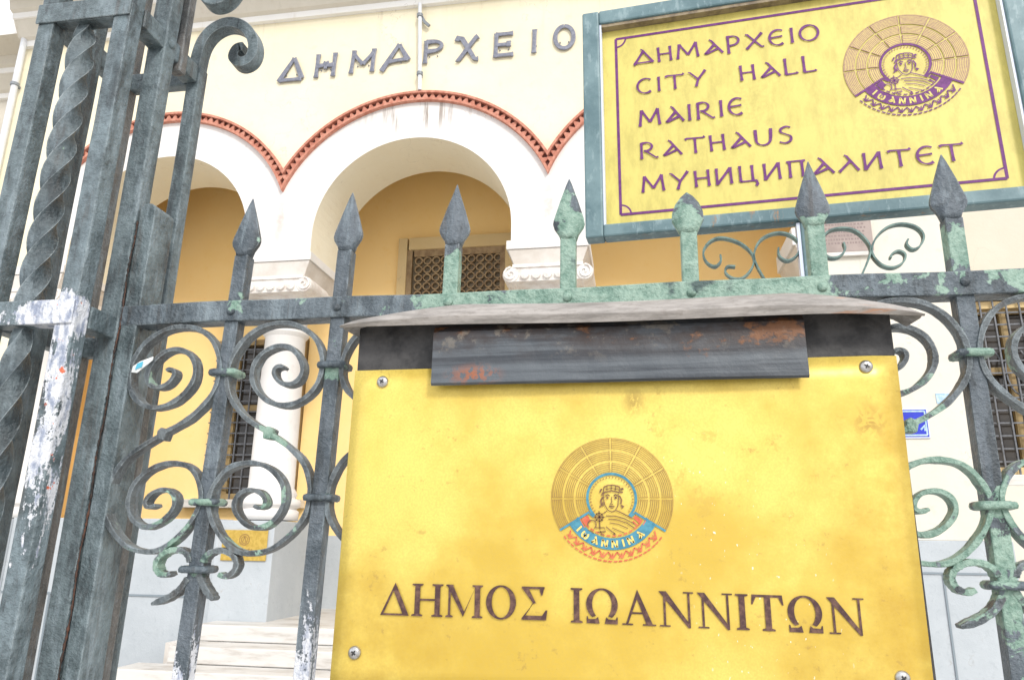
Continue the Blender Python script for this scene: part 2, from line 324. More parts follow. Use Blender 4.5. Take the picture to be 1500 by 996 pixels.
# ------------------------------------------------------------------ mesh helpers
class MB:
    def __init__(s): s.v = []; s.f = []; s.mi = []; s.ms = []
    def mat(s, m):
        if m not in s.ms: s.ms.append(m)
        return s.ms.index(m)
    def face(s, pts, m):
        i = len(s.v); s.v += [tuple(p) for p in pts]; s.f.append(tuple(range(i, i + len(pts)))); s.mi.append(s.mat(m))
    def idx(s, base, faces, m):
        k = s.mat(m)
        for f in faces: s.f.append(tuple(base + i for i in f)); s.mi.append(k)
    def box(s, x0, x1, y0, y1, z0, z1, m):
        b = len(s.v)
        s.v += [(x, y, z) for z in (z0, z1) for y in (y0, y1) for x in (x0, x1)]
        s.idx(b, [(0, 1, 5, 4), (1, 3, 7, 5), (3, 2, 6, 7), (2, 0, 4, 6), (4, 5, 7, 6), (2, 3, 1, 0)], m)
    def loft(s, rings, m, cap=True, closed=True):
        b = len(s.v); n = len(rings[0])
        for r in rings: s.v += [tuple(p) for p in r]
        fs = []
        for i in range(len(rings) - 1):
            for j in range(n if closed else n - 1):
                a = i * n + j; c = i * n + (j + 1) % n
                fs.append((a, c, c + n, a + n))
        if cap:
            fs.append(tuple(range(n - 1, -1, -1))); fs.append(tuple((len(rings) - 1) * n + j for j in range(n)))
        s.idx(b, fs, m)
    def prism(s, poly, y0, y1, m):      # polygon in x,z extruded along y (front = y0)
        b = len(s.v); n = len(poly)
        s.v += [(p[0], y0, p[1]) for p in poly] + [(p[0], y1, p[1]) for p in poly]
        fs = [tuple(range(n)), tuple(range(2 * n - 1, n - 1, -1))]
        fs += [(i, i + n, (i + 1) % n + n, (i + 1) % n) for i in range(n)]
        s.idx(b, fs, m)
    def ribbon(s, pts, wfn, y0, y1, m):  # a flat stroke; wfn(direction, t) gives the half width
        n = len(pts); L = []; R = []
        for i, p in enumerate(pts):
            a = pts[max(i - 1, 0)]; c = pts[min(i + 1, n - 1)]
            dx, dz = c[0] - a[0], c[1] - a[1]; l = hypot(dx, dz) or 1e-9
            dx /= l; dz /= l
            h = wfn((dx, dz), i / (n - 1))
            if 0 < i < n - 1:
                d1 = (p[0] - a[0], p[1] - a[1]); l1 = hypot(*d1) or 1e-9
                cs = abs((d1[0] * dx + d1[1] * dz) / l1); h /= max(cs, .6)
            L.append((p[0] - dz * h, p[1] + dx * h)); R.append((p[0] + dz * h, p[1] - dx * h))
        if y1 is None:
            for i in range(n - 1):
                s.face([(L[i][0], y0, L[i][1]), (R[i][0], y0, R[i][1]), (R[i + 1][0], y0, R[i + 1][1]), (L[i + 1][0], y0, L[i + 1][1])], m)
        else:
            s.loft([[(L[i][0], y0, L[i][1]), (R[i][0], y0, R[i][1]), (R[i][0], y1, R[i][1]), (L[i][0], y1, L[i][1])] for i in range(n)], m)
    def lathe(s, prof, c, m, n=28, axis='z'):
        rings = []
        for r, h in prof:
            if axis == 'z': rings.append([(c[0] + r * cos(2 * pi * k / n), c[1] + r * sin(2 * pi * k / n), c[2] + h) for k in range(n)])
            else: rings.append([(c[0] + r * cos(2 * pi * k / n), c[1] + h, c[2] + r * sin(2 * pi * k / n)) for k in range(n)])
        s.loft(rings, m)
    def build(s, name, parent=None, bevel=0.0, smooth=False, seg=2, sub=0):
        me = bpy.data.meshes.new(name)
        me.from_pydata(s.v, [], s.f); me.update()
        for m_ in s.ms: me.materials.append(m_)
        me.polygons.foreach_set('material_index', s.mi)
        bm = bmesh.new(); bm.from_mesh(me)
        bmesh.ops.recalc_face_normals(bm, faces=bm.faces)
        bm.to_mesh(me); bm.free()
        if smooth:
            me.polygons.foreach_set('use_smooth', [True] * len(me.polygons))
        o = bpy.data.objects.new(name, me); SC.collection.objects.link(o)
        if parent: o.parent = parent
        if bevel:
            md = o.modifiers.new('bevel', 'BEVEL'); md.width = bevel; md.segments = seg; md.limit_method = 'ANGLE'; md.angle_limit = radians(40)
        return o

def empty(name, loc=(0, 0, 0), rz=0):
    o = bpy.data.objects.new(name, None); SC.collection.objects.link(o)
    o.location = loc; o.rotation_euler = (0, 0, rz); o.empty_display_size = .1
    return o
def tag(o, label, cat, group=None):
    o['label'] = label; o['category'] = cat
    if group: o['group'] = group
    return o
def struct(o): o['kind'] = 'structure'; return o

def spline(p, k=6):
    out = []
    n = len(p)
    for i in range(n - 1):
        p0 = p[max(i - 1, 0)]; p1 = p[i]; p2 = p[i + 1]; p3 = p[min(i + 2, n - 1)]
        for j in range(k):
            t = j / k
            out.append(tuple(.5 * (2 * p1[a] + (p2[a] - p0[a]) * t + (2 * p0[a] - 5 * p1[a] + 4 * p2[a] - p3[a]) * t * t + (3 * p1[a] - p0[a] - 3 * p2[a] + p3[a]) * t ** 3) for a in (0, 1)))
    out.append(p[-1]); return out
def smoothpath(p, it=2):
    for _ in range(it):
        p = [p[0]] + [tuple(.25 * p[i - 1][a] + .5 * p[i][a] + .25 * p[i + 1][a] for a in (0, 1)) for i in range(1, len(p) - 1)] + [p[-1]]
    return p
def arc(cx, cz, rx, rz, a0, a1, n=16):
    return [(cx + rx * cos(radians(a0 + (a1 - a0) * i / n)), cz + rz * sin(radians(a0 + (a1 - a0) * i / n))) for i in range(n + 1)]

# ------------------------------------------------------------------ lettering
def A_(w=.92): return (w, [[(.30, 1.0), (.40, .93), (.95, .03)], [(.56, .66), (.06, .06), (.20, .10), (.70, .34)]])
UNC = {
 'Δ': (1.0, [[(.36, 1.02), (.46, .95), (1.0, .05)], [(.50, .88), (.04, .04)], [(.0, .0), (.12, .10), (.90, .10)]]),
 'H': (.78, [[(.06, 1.0), (.10, .0)], [(.10, .52), (.68, .52)], [(.66, 1.0), (.70, .0)]]),
 'M': (1.15, [[(.06, .0), (.16, 1.0)], [(.16, .98), (.58, .22)], [(.58, .22), (1.0, 1.0)], [(.98, 1.0), (1.08, .0)]]),
 'A': A_(),
 'P': (.70, [[(.10, 1.08), (.12, -.12)], [(.12, 1.02)] + arc(.30, .72, .32, .30, 100, -90, 14) + [(.16, .40)]]),
 'X': (.95, [[(.05, .98), (.15, .96), (.80, .06), (.92, .06)], [(.86, .98), (.08, .0)]]),
 'E': (.78, [arc(.45, .5, .40, .50, 55, 305, 24), [(.08, .52), (.66, .55)]]),
 'I': (.26, [[(.12, 1.0), (.13, .0)]]),
 'O': (.96, [arc(.47, .5, .42, .50, 90, 450, 36)]),
 'C': (.84, [arc(.47, .5, .42, .50, 50, 310, 28)]),
 'T': (.96, [[(.0, .90), (.10, .97), (.88, .93), (.96, 1.0)], [(.48, .95), (.50, .0)]]),
 'Y': (.98, [[(.02, 1.0), (.12, .96), (.52, .46)], [(.90, 1.04), (.52, .46), (.40, -.02)]]),
 'L': (.66, [[(.10, 1.08), (.12, .04)], [(.10, .04), (.62, .06), (.66, .12)]]),
 'R': (.92, [[(.10, 1.02), (.10, -.02)], [(.10, .98)] + arc(.32, .74, .30, .26, 95, -100, 14) + [(.22, .46)], [(.30, .48), (.80, .0), (.92, .02)]]),
 'U': (.90, [[(.08, 1.0), (.10, .45)] + arc(.43, .36, .33, .34, 180, 360, 16) + [(.78, .5), (.80, 1.0)]]),
 'S': (.66, [spline([(.60, .92), (.40, 1.0), (.16, .88), (.16, .68), (.36, .54), (.58, .38), (.56, .12), (.32, .0), (.06, .10)], 5)]),
 'N': (.90, [[(.06, .0), (.10, 1.0)], [(.08, .98), (.76, .04)], [(.76, .02), (.80, 1.0)]]),
 'И': (.88, [[(.08, 1.0), (.10, .0)], [(.10, .04), (.72, .96)], [(.72, 1.0), (.76, .0)]]),
 'Ц': (.92, [[(.08, 1.0), (.10, .05)], [(.08, .06), (.84, .06)], [(.64, 1.0), (.66, .06)], [(.80, .06), (.86, -.14), (.78, -.26)]]),
 'П': (.90, [[(.0, .92), (.10, .96), (.84, .95)], [(.14, .96), (.14, .0)], [(.68, .96), (.70, .0)]]),
 'Л': (.88, [[(.32, 1.0), (.42, .93), (.90, .03)], [(.56, .62), (.05, .04)]]),
 'W': (1.0, [spline([(.20, .80), (.06, .55), (.08, .18), (.26, .02), (.46, .16), (.50, .55), (.54, .16), (.74, .02), (.92, .20), (.92, .58), (.80, .80)], 4)]),
 ' ': (.55, []),
}
def nib(w, ang=-20, k=.45):
    a = radians(ang)
    def f(d, t):
        c = abs(d[0] * sin(a) - d[1] * cos(a))
        return .5 * w * (k + (1 - k) * c)
    return f
_lay = [0]
def layer(y, step=4e-5):
    _lay[0] = (_lay[0] + 1) % 24
    return y - _lay[0] * step
def text_unc(mb, txt, x0, x1, z0, z1, cap, y, mat, stroke=.13, gap=.20, depth=None):
    tot = sum(UNC[c][0] for c in txt) + gap * (len(txt) - 1)
    sx = (x1 - x0) / tot
    x = 0
    for c in txt:
        w, st = UNC[c]
        for s in st:
            P = [(x0 + (x + p[0]) * sx, z0 + (z1 - z0) * (x + p[0]) / tot + p[1] * cap) for p in s]
            if len(P) < 7:   # subdivide straight strokes so the ends can flare
                Q = []
                for i in range(len(P) - 1):
                    for j in range(4): Q.append(tuple(P[i][a] + (P[i + 1][a] - P[i][a]) * j / 4 for a in (0, 1)))
                P = Q + [P[-1]]
            f = nib(stroke * cap * 1.0)
            g = lambda d, t, f=f: f(d, t) * (1 + .35 * abs(2 * t - 1) ** 4)
            yy = layer(y)
            mb.ribbon(P, g, yy, None if depth is None else yy + depth, mat)
        x += w + gap

def serif_glyph(c):
    """polygons of a bold serif capital on a unit cap height; returns (width, [poly...])"""
    T, t, s = .155, .055, .042
    def V(x, w=T, top=True, bot=True, ext=.085):
        r = [[(x, 0), (x + w, 0), (x + w, 1), (x, 1)]]
        if bot: r.append([(x - ext, 0), (x + w + ext, 0), (x + w + ext, s), (x + w + .02, s + .025), (x - .02, s + .025), (x - ext, s)])
        if top: r.append([(x - ext, 1), (x - ext, 1 - s), (x - .02, 1 - s - .025), (x + w + .02, 1 - s - .025), (x + w + ext, 1 - s), (x + w + ext, 1)])
        return r
    def ring(cx, cz, rx, rz, ix, iz, a0=0, a1=360, n=40):
        o = arc(cx, cz, rx, rz, a0, a1, n); i = arc(cx, cz, ix, iz, a0, a1, n)
        return [[o[k], o[k + 1], i[k + 1], i[k]] for k in range(n)]
    if c == 'Δ':
        O = [(0, 0), (.42, 1.02), (.86, 0)]; I = [(.10, .06), (.375, .76), (.665, .06)]
        return .86, [[O[k], O[(k + 1) % 3], I[(k + 1) % 3], I[k]] for k in range(3)]
    if c == 'Η': return .92, V(.085) + V(.68) + [[(.20, .48), (.72, .48), (.72, .54), (.20, .54)]]
    if c == 'Μ':
        return 1.10, V(.09, t + .01, True, True, .075) + V(.86, T, True, True, .075) + [[(.03, 1), (.21, 1), (.56, .18), (.53, .02)], [(.53, .02), (.56, .18), (.90, 1.0), (.86, .90)]]
    if c == 'Ο': return .92, ring(.45, .5, .43, .52, .265, .465)
    if c == 'Σ':
        return .80, [[(.05, 1), (.05, .96), (.36, .52), (.46, .50), (.25, .94)], [(.05, .05), (.37, .48), (.45, .51), (.38, .54), (.16, .13)], [(.05, 1), (.70, 1), (.70, .93), (.18, .93)],
                     [(.70, 1), (.64, .74), (.60, .74), (.55, .94)], [(.05, .05), (.05, 0), (.74, 0), (.72, .13), (.12, .13)], [(.74, 0), (.78, .30), (.73, .30), (.62, .12)]]
    if c == 'Ι': return .34, V(.09)
    if c == 'Ω':
        return .92, ring(.45, .55, .43, .47, .265, .415, -52, 232, 34) + [[(.03, 0), (.38, 0), (.34, .19), (.27, .13), (.08, .12), (.06, .2), (.03, .2)], [(.87, 0), (.52, 0), (.56, .19), (.63, .13), (.82, .12), (.84, .2), (.87, .2)]]
    if c == 'Α':
        return .90, [[(.10, .03), (.16, .03), (.45, .86), (.42, 1.02)], [(.42, 1.02), (.38, .84), (.65, .02), (.82, .02)], [(.24, .32), (.60, .32), (.58, .37), (.26, .37)],
                     [(.0, 0), (.29, 0), (.29, s), (.0, s)], [(.55, 0), (.90, 0), (.90, s), (.55, s)]]
    if c == 'Ν':
        return .94, [[(.14, 0), (.20, 0), (.20, .9), (.14, .9)], [(.02, 1), (.22, 1), (.84, .06), (.84, -.02), (.78, -.02)], [(.78, .05), (.84, .05), (.84, 1), (.78, 1)],
                     [(.03, 0), (.31, 0), (.31, s), (.03, s)], [(.67, 1), (.94, 1), (.94, 1 - s), (.67, 1 - s)]]
    if c == 'Τ':
        return .82, V(.335, T, False, True) + [[(.02, 1), (.80, 1), (.80, .93), (.02, .93)], [(.02, .95), (.0, .72), (.035, .72), (.13, .94)], [(.80, .95), (.82, .72), (.785, .72), (.69, .94)]]
    return .4, []
def text_serif(mb, txt, x0, x1, z0, z1, cap, y, mat, gap=.07):
    G = [serif_glyph(c) for c in txt]
    tot = sum(g[0] for g in G) + gap * (len(G) - 1)
    sx = (x1 - x0) / tot; x = 0
    for w, polys in G:
        for p in polys:
            yy = layer(y, 2e-5)
            mb.face([(x0 + (x + q[0]) * sx, yy, z0 + (z1 - z0) * (x + q[0]) / tot + q[1] * cap) for q in p], mat)
        x += w + gap

def emblem(mb, cx, cz, R, y, cols, lw=1.0, nring=(7, 6, 5), spoke_phase=0):
    """town crest: ribbed dome with spokes, crowned bust, banner with the town's name, tooth border"""
    ring_m, dome_m, ink, ban, red, gold, fillm = cols
    def W(w): return lambda d, t: w * R * .5 * lw
    def rib(pts, w, m, k): mb.ribbon([(cx + p[0] * R, cz + p[1] * R) for p in pts], W(w), y - k * 6e-5, None, m)
    spokes = list(range(0, 181, 30))
    bounds = [-31] + spokes + [211]
    zones = [(.43, .60, nring[2]), (.625, .79, nring[1]), (.815, .995, nring[0])]
    for a, b in zip(bounds[:-1], bounds[1:]):
        for r0, r1, n in zones:
            g0, g1 = 1.3 / r1 , 1.3 / r1
            if fillm:
                O = arc(0, 0, r1, r1, a + g0, b - g1, 8); I = arc(0, 0, r0, r0, a + g0, b - g1, 8)
                for k in range(8):
                    mb.face([(cx + q[0] * R, y, cz + q[1] * R) for q in (O[k], O[k + 1], I[k + 1], I[k])], fillm)
            for k in range(n):
                r = r0 + (r1 - r0) * (k + .5) / n
                rib(arc(0, 0, r, r, a + g0, b - g1, 10), .011, dome_m, 2)
            for ang in (a + g0, b - g1):
                rib([(r0 * cos(radians(ang)), r0 * sin(radians(ang))), (r1 * cos(radians(ang)), r1 * sin(radians(ang)))], .011, dome_m, 3)
    rib(arc(0, 0, 1.0, 1.0, -31, 211, 60), .010, dome_m, 4)
    rib(arc(0, .005, .40, .40, -45, 225, 48), .042, ring_m, 5)
    for s in (-1, 1):
        rib([(s * .37, -.22), (s * .86, -.515)], .035, ring_m, 6)
        rib([(s * .37, -.24), (s * .30, -.30)], .03, ring_m, 6)
    for k in range(30):
        a = -35 + 250 * k / 29
        for r in (.345,):
            rib([((r - .012) * cos(radians(a)), (r - .012) * sin(radians(a))), ((r + .018) * cos(radians(a)), (r + .018) * sin(radians(a)))], .02, dome_m, 5)
    # banner
    O = arc(0, 0, .82, .82, 212, 328, 30); I = arc(0, 0, .635, .635, 208, 332, 30)
    for k in range(30):
        mb.face([(cx + q[0] * R, y - 2e-4, cz + q[1] * R) for q in (O[k], O[k + 1], I[k + 1], I[k])], ban)
    name = 'IWANNINA'
    angs = [222, 233, 247, 260, 273, 284, 294, 308]
    for c, a in zip(name, angs):
        w, st = UNC[c]
        al = radians(a); bx, bz = .785 * cos(al), .785 * sin(al)
        tx, tz = -sin(al), cos(al); ux, uz = -cos(al), -sin(al)
        hc = .115
        for s_ in st:
            rib([(bx + tx * (p[0] - w / 2) * hc * .95 + ux * p[1] * hc, bz + tz * (p[0] - w / 2) * hc * .95 + uz * p[1] * hc) for p in s_], .030, gold, 8)
    # tooth and chevron border
    n = 11
    for k in range(n):
        a0 = 217 + (323 - 217) * k / n; a1 = 217 + (323 - 217) * (k + 1) / n; am = (a0 + a1) / 2
        P = lambda r, a: (r * cos(radians(a)), r * sin(radians(a)))
        rib([P(.855, a0), P(.95, am), P(.855, a1)], .022, red, 5)
        rib([P(.87, am), P(.93, am)], .016, red, 6)
        rib([P(.955, a0 + 1), P(.93, a0 + (am - a0) * .4), P(.955, am - 1)], .014, red, 6)
        rib(arc(0, 0, 1.0, 1.0, a0 + .5, am - .8, 3), .022, red, 5); rib(arc(0, 0, 1.0, 1.0, am + .8, a1 - .5, 3), .022, red, 5)
    for k in range(12):
        a0 = 216 + 108 * k / 12
        rib(arc(0, 0, .60, .60, a0, a0 + 6, 3), .022, red, 5)
    # sleeves
    for s in (-1, 1):
        q = [(s * .40, -.27), (s * .50, -.33), (s * .44, -.44), (s * .345, -.37)] if s < 0 else [(s * .38, -.27), (s * .50, -.35), (s * .45, -.40), (s * .345, -.31)]
        mb.face([(cx + p[0] * R, y - 2.6e-4, cz + p[1] * R) for p in q], red)
    rib([(.34, -.36), (.42, -.44)], .022, red, 5)
    rib([(-.54, -.30), (-.45, -.47)], .016, red, 5); rib([(.56, -.33), (.50, -.42)], .016, red, 5)
    # the crowned bust, drawn in ink lines
    L = [([(-.12, .19), (-.13, .10), (.0, .125), (.13, .10), (.14, .185)], .018), ([(-.12, .19), (-.06, .215), (.02, .22), (.10, .205), (.14, .185)], .02),
         ([(-.10, .15), (.0, .17), (.12, .145)], .012), ([(-.07, .20), (-.07, .13)], .012), ([(.0, .215), (.0, .135)], .012), ([(.07, .205), (.07, .13)], .012),
         ([(.15, .15), (.20, .16)], .035), ([(.14, .11), (.19, .10)], .024), ([(-.16, .16), (-.19, .10)], .026), ([(-.14, .10), (-.16, .05)], .026),
         ([(-.125, .09), (-.13, .0), (-.115, -.10), (-.06, -.19), (.0, -.215), (.06, -.19), (.105, -.11), (.115, .0), (.11, .08)], .014),
         ([(-.10, .045), (-.065, .065), (-.03, .045)], .020), ([(.035, .045), (.065, .065), (.10, .045)], .020), ([(-.085, .015), (-.05, .012)], .038), ([(.05, .012), (.085, .015)], .038),
         ([(.0, .03), (.005, -.06), (-.025, -.085), (.02, -.09)], .014), ([(-.045, -.13), (.0, -.122), (.045, -.13)], .022), ([(-.02, -.155), (.025, -.155)], .012),
         ([(-.14, .03), (-.175, -.03), (-.165, -.11), (-.20, -.14)], .026), ([(-.14, -.05), (-.14, -.12)], .02), ([(.13, .05), (.165, -.02), (.15, -.09)], .024), ([(.15, -.11), (.19, -.13), (.16, -.15)], .028),
         ([(.07, -.19), (.16, -.23), (.26, -.28), (.34, -.32)], .016), ([(-.08, -.20), (-.14, -.24)], .014),
         ([(-.10, -.28), (.05, -.28), (.20, -.32), (.36, -.40)], .014), ([(-.06, -.33), (.08, -.34), (.24, -.39), (.36, -.47)], .014), ([(-.04, -.39), (.10, -.41), (.26, -.48)], .012),
         ([(-.10, -.45), (-.02, -.52), (.04, -.56)], .016), ([(.0, -.47), (.12, -.52), (.20, -.55)], .012), ([(.02, -.56), (.05, -.58)], .03),
         ([(-.21, -.20), (-.20, -.50)], .016), ([(-.30, -.30), (-.12, -.30)], .016), ([(-.26, -.24), (-.15, -.36)], .014), ([(-.15, -.24), (-.27, -.36)], .014),
         (arc(-.21, -.30, .065, .065, 0, 360, 14), .014), (arc(-.33, -.42, .07, .07, -60, 200, 10), .016), ([(-.27, -.47), (-.13, -.47), (-.11, -.53), (-.24, -.54)], .014),
         ([(-.40, -.50), (-.30, -.56)], .012), ([(-.19, -.52), (-.18, -.58), (-.14, -.58)], .014)]
    for p, w in L: rib(p, w, ink, 9)

# ================================================================== SETTING
mb = MB(); mb.face([(-900, -900, 0), (900, -900, 0), (900, 900, 0), (-900, 900, 0)], M['ground'])
struct(mb.build('ground'))

# ------------------------------------------------------------------ the town hall
BY = 5.2                       # front plane
hall = empty('town_hall', (-1.99, BY, 0))
tag(hall, 'cream town hall with white arcade arches edged in red brick', 'building')
def hp(mb, name, **k):         # part of the hall given in world coordinates
    o = mb.build(name, hall, **k); o.matrix_parent_inverse = Matrix.Translation((1.99, -BY, 0)); return o
PITCH = 2.58; AC = [-4.57, -1.99, .59]; RI = .955; ZI = 4.365; SPR = 4.165; RO = 1.44; ZO = 4.31; DEP = .68
ZTOP = 6.80; XL, XR = -6.52, 2.66; BACK = 6.65; FLOOR = .93
def zin(dx): return ZI + sqrt(max(RI * RI - dx * dx, 0)) if abs(dx) < RI - 1e-6 else SPR
def zout(dx): return ZO + sqrt(max(RO * RO - dx * dx, 0))
wall = MB(); white = MB(); intr = MB()
for ai, ac in enumerate(AC):
    half = PITCH / 2
    th = [RI * sin(radians(-90 + 180 * k / 48)) for k in range(49)]
    xs = [-half + (half - RI) * k / 8 for k in range(8)] + th + [RI + (half - RI) * (k + 1) / 8 for k in range(8)]
    hw = half
    for a, b in zip(xs[:-1], xs[1:]):
        inside = abs((a + b) / 2) < RI
        za, zb = (zin(a) if inside else SPR), (zin(b) if inside else SPR)
        if inside and abs(a) > RI - 1e-6: za = ZI
        if inside and abs(b) > RI - 1e-6: zb = ZI
        white.face([(ac + a, BY, za), (ac + b, BY, zb), (ac + b, BY, zout(b)), (ac + a, BY, zout(a))], M['white'])
        wall.face([(ac + a, BY, zout(a)), (ac + b, BY, zout(b)), (ac + b, BY, ZTOP), (ac + a, BY, ZTOP)], M['cream'])
        white.face([(ac + a, BY + DEP, za), (ac + b, BY + DEP, zb), (ac + b, BY + DEP, 6.75), (ac + a, BY + DEP, 6.75)], M['intrados'])
    prof = [(-RI, SPR)] + [(x, ZI + sqrt(max(RI * RI - x * x, 0))) for x in th] + [(RI, SPR)]
    b = len(intr.v)
    for x, z in prof: intr.v += [(ac + x, BY, z), (ac + x, BY + DEP, z)]
    intr.idx(b, [(2 * k, 2 * k + 1, 2 * k + 3, 2 * k + 2) for k in range(len(prof) - 1)], M['intrados'])
    for x in (-1, 1):          # soffit of the spandrel feet, over the imposts
        intr.face([(ac + x * RI, BY, SPR), (ac + x * half, BY, SPR), (ac + x * half, BY + DEP, SPR), (ac + x * RI, BY + DEP, SPR)], M['white'])
# plain ends of the front
wall.box(XL, AC[0] - PITCH / 2, BY, BY + DEP, 0, ZTOP, M['cream'])
hp(wall, 'upper_wall'); hp(white, 'arcade_spandrels'); hp(intr, 'arch_soffit', smooth=False)
mb = MB(); mb.box(AC[2] + PITCH / 2, XR, BY, BY + DEP, 1.65, ZTOP, M['rightwall'])
mb.box(1.545, AC[2] + PITCH / 2, BY + .002, BY + DEP, 1.65, SPR, M['rightwall'])
hp(mb, 'end_wall')
# brick trim
for ac in AC:
    tr = MB()
    amax = math.degrees(math.asin(PITCH / 2 / RO))
    def band(r0, r1, y, m_):
        n = 60
        for k in range(n):
            q = []
            for r, j in ((r0, k), (r0, k + 1), (r1, k + 1), (r1, k)):
                am = math.degrees(math.asin(min(1, PITCH / 2 / r)))
                a = radians(-am + 2 * am * j / n); q.append((ac + r * sin(a), ZO + r * cos(a)))
            tr.prism(q, y, BY + .01, m_)
    band(RO + .024, RO + .047, BY - .055, M['brick']); band(RO - .048, RO - .024, BY - .045, M['brick'])
    band(RO - .024, RO + .024, BY - .012, M['brickdark'])
    nt = 46
    for k in range(nt):
        a = radians(-amax + 2 * amax * (k + .5) / nt)
        e = radians(2 * amax / nt)
        P = lambda r, aa: (ac + r * sin(aa), ZO + r * cos(aa))
        tr.prism([P(RO - .024, a - e * random.uniform(.36, .46)), P(RO + .024, a - e * random.uniform(.03, .12)), P(RO + .024, a + e * .12), P(RO - .024, a + e * random.uniform(.36, .46))], BY - random.uniform(.030, .042), BY - .012, M['brick'])
    hp(tr, 'brick_arch_trim')
# imposts, capitals, columns
def column(cx, half=False):
    cy = BY + DEP / 2
    c = MB()
    c.lathe([(.26, 1.76), (.26, 1.84), (.235, 1.86), (.27, 1.89), (.27, 1.93), (.22, 1.96), (.235, 1.99), (.222, 2.02), (.203, 2.05), (.197, 2.7), (.186, 3.45), (.195, 3.46), (.215, 3.485), (.215, 3.51), (.19, 3.53), (.19, 3.62)], (cx, cy, 0), M['white'], 40)
    col = hp(c, 'column', smooth=False)
    for p in col.data.polygons: p.use_smooth = abs(p.normal.z) < .6
    k = MB()
    k.lathe([(.19, 3.60), (.20, 3.68), (.25, 3.78), (.28, 3.80)], (cx, cy, 0), M['capmarble'], 32)
    k.box(cx - .34, cx + .34, BY - .04, BY + DEP - .02, 3.80, 3.925, M['capmarble'])
    for s in (-1, 1):          # volutes
        k.lathe([(.001, -.085), (.07, -.08), (.075, -.06), (.075, .30), (.07, .32), (.001, .32)], (cx + s * .325, BY + .03, 3.865), M['capmarble'], 24, 'y')
        sp = [(cx + s * .325 + (.066 - .0065 * j * .6) * cos(-s * j * .6 + pi / 2), 3.865 + (.066 - .0065 * j * .6) * sin(-s * j * .6 + pi / 2)) for j in range(16)]
        k.ribbon(sp, lambda d, t: .007, BY - .066, BY - .05, M['capmarble'])
    for j in range(5):         # egg and dart
        k.lathe([(.001, -.03), (.035, -.02), (.045, .02)], (cx - .2 + .1 * j, BY - .045, 3.85), M['capmarble'], 12, 'y')
    k.box(cx - .31, cx + .31, BY - .055, BY + DEP - .01, 3.925, 3.955, M['capmarble'])
    cap = k.build('capital', col)
    i = MB()
    y0, y1 = BY - .04, BY + DEP + .01
    i.loft([[(cx - .30, y0 + .03, 3.957), (cx + .30, y0 + .03, 3.957), (cx + .30, y1 - .05, 3.957), (cx - .30, y1 - .05, 3.957)],
            [(cx - .355, y0, 4.10), (cx + .355, y0, 4.10), (cx + .355, y1, 4.10), (cx - .355, y1, 4.10)]], M['impost'])
    i.box(cx - .368, cx + .368, y0 - .012, y1, 4.103, SPR + .02, M['white'])
    i.build('impost', col, bevel=.004)
    return col
for cx in (-3.28, -.70): column(cx)
column(-5.86)
i = MB()                        # respond at the right end
i.loft([[(1.47, BY - .02, 3.80), (1.56, BY - .02, 3.80), (1.56, BY + DEP, 3.80), (1.47, BY + DEP, 3.80)], [(1.38, BY - .02, 4.02), (1.56, BY - .02, 4.02), (1.56, BY + DEP, 4.02), (1.38, BY + DEP, 4.02)]], M['impost'])
i.box(1.36, 1.565, BY - .024, BY + DEP, 4.023, SPR + .01, M['white'])
hp(i, 'wall_respond')
# pedestals + dado of the front
d = MB()
for x0, x1 in ((-3.56, -3.03), (-.96, -.44), (-6.14, -5.60)):
    d = MB(); d.box(x0, x1, BY - .02, BY + DEP, 0, 1.75, M['dado']); hp(d, 'pedestal', bevel=.006)
for x0, x1, y0, y1, z1 in ((-5.598, -3.562, BY + .02, BY + .25, 1.76), (-.438, 1.543, BY + .02, BY + .25, 1.76), (1.545, XR + .02, BY - .03, BY + DEP, 1.648)):
    d = MB(); d.box(x0, x1, y0, y1, 0, z1, M['dado']); ddo = hp(d, 'plinth', bevel=.006)
for x in (-4.40, -5.1): g = MB(); g.box(x - .008, x + .008, BY + .012, BY + .019, .0, 1.115, M['groove']); hp(g, 'plinth_joint')
g = MB(); g.box(-5.58, -3.58, BY + .011, BY + .018, 1.112, 1.128, M['groove']); hp(g, 'plinth_joint')
g = MB(); g.box(1.56, XR, BY - .038, BY - .031, 1.412, 1.426, M['groove']); hp(g, 'plinth_joint')
g = MB(); g.box(2.17, 2.184, BY - .039, BY - .0315, .0, 1.41, M['groove']); hp(g, 'plinth_joint')
g = MB(); g.box(1.66, 1.672, BY - .039, BY - .0315, .0, 1.41, M['groove']); hp(g, 'plinth_joint')
# porch interior
p = MB()
p.box(XL, 1.9, BACK, BACK + .2, 3.771, 6.95, M['porch'])
hp(p, 'porch_wall')
p = MB()
for x0, x1, z0, z1 in ((XL, -4.64, 1.64, 3.771), (-3.559, 1.9, 1.64, 3.771), (-4.64, -3.559, 1.64, 1.991)):
    p.box(x0, x1, BACK, BACK + .2, z0, z1, M['porch'])
hp(p, 'lower_porch_wall')
p = MB(); p.box(XL, 1.9, BACK - .03, BACK + .2, FLOOR, 1.638, M['dado']); hp(p, 'porch_dado')
p = MB(); p.box(XL, 1.9, BY + DEP + .001, BACK, 6.75, 6.95, M['ceiling']); hp(p, 'porch_ceiling')
p = MB(); p.box(XL, 1.9, BY + DEP, BACK, .0, FLOOR, M['marble']); hp(p, 'porch_floor')
p = MB(); p.box(XL - .01, XL + .15, BY + DEP, BACK, FLOOR, 6.75, M['porch']); hp(p, 'porch_end_wall'); p = MB(); p.box(1.75, 1.9, BY + DEP + .001, BACK, FLOOR, 6.75, M['porch']); hp(p, 'porch_end_wall')
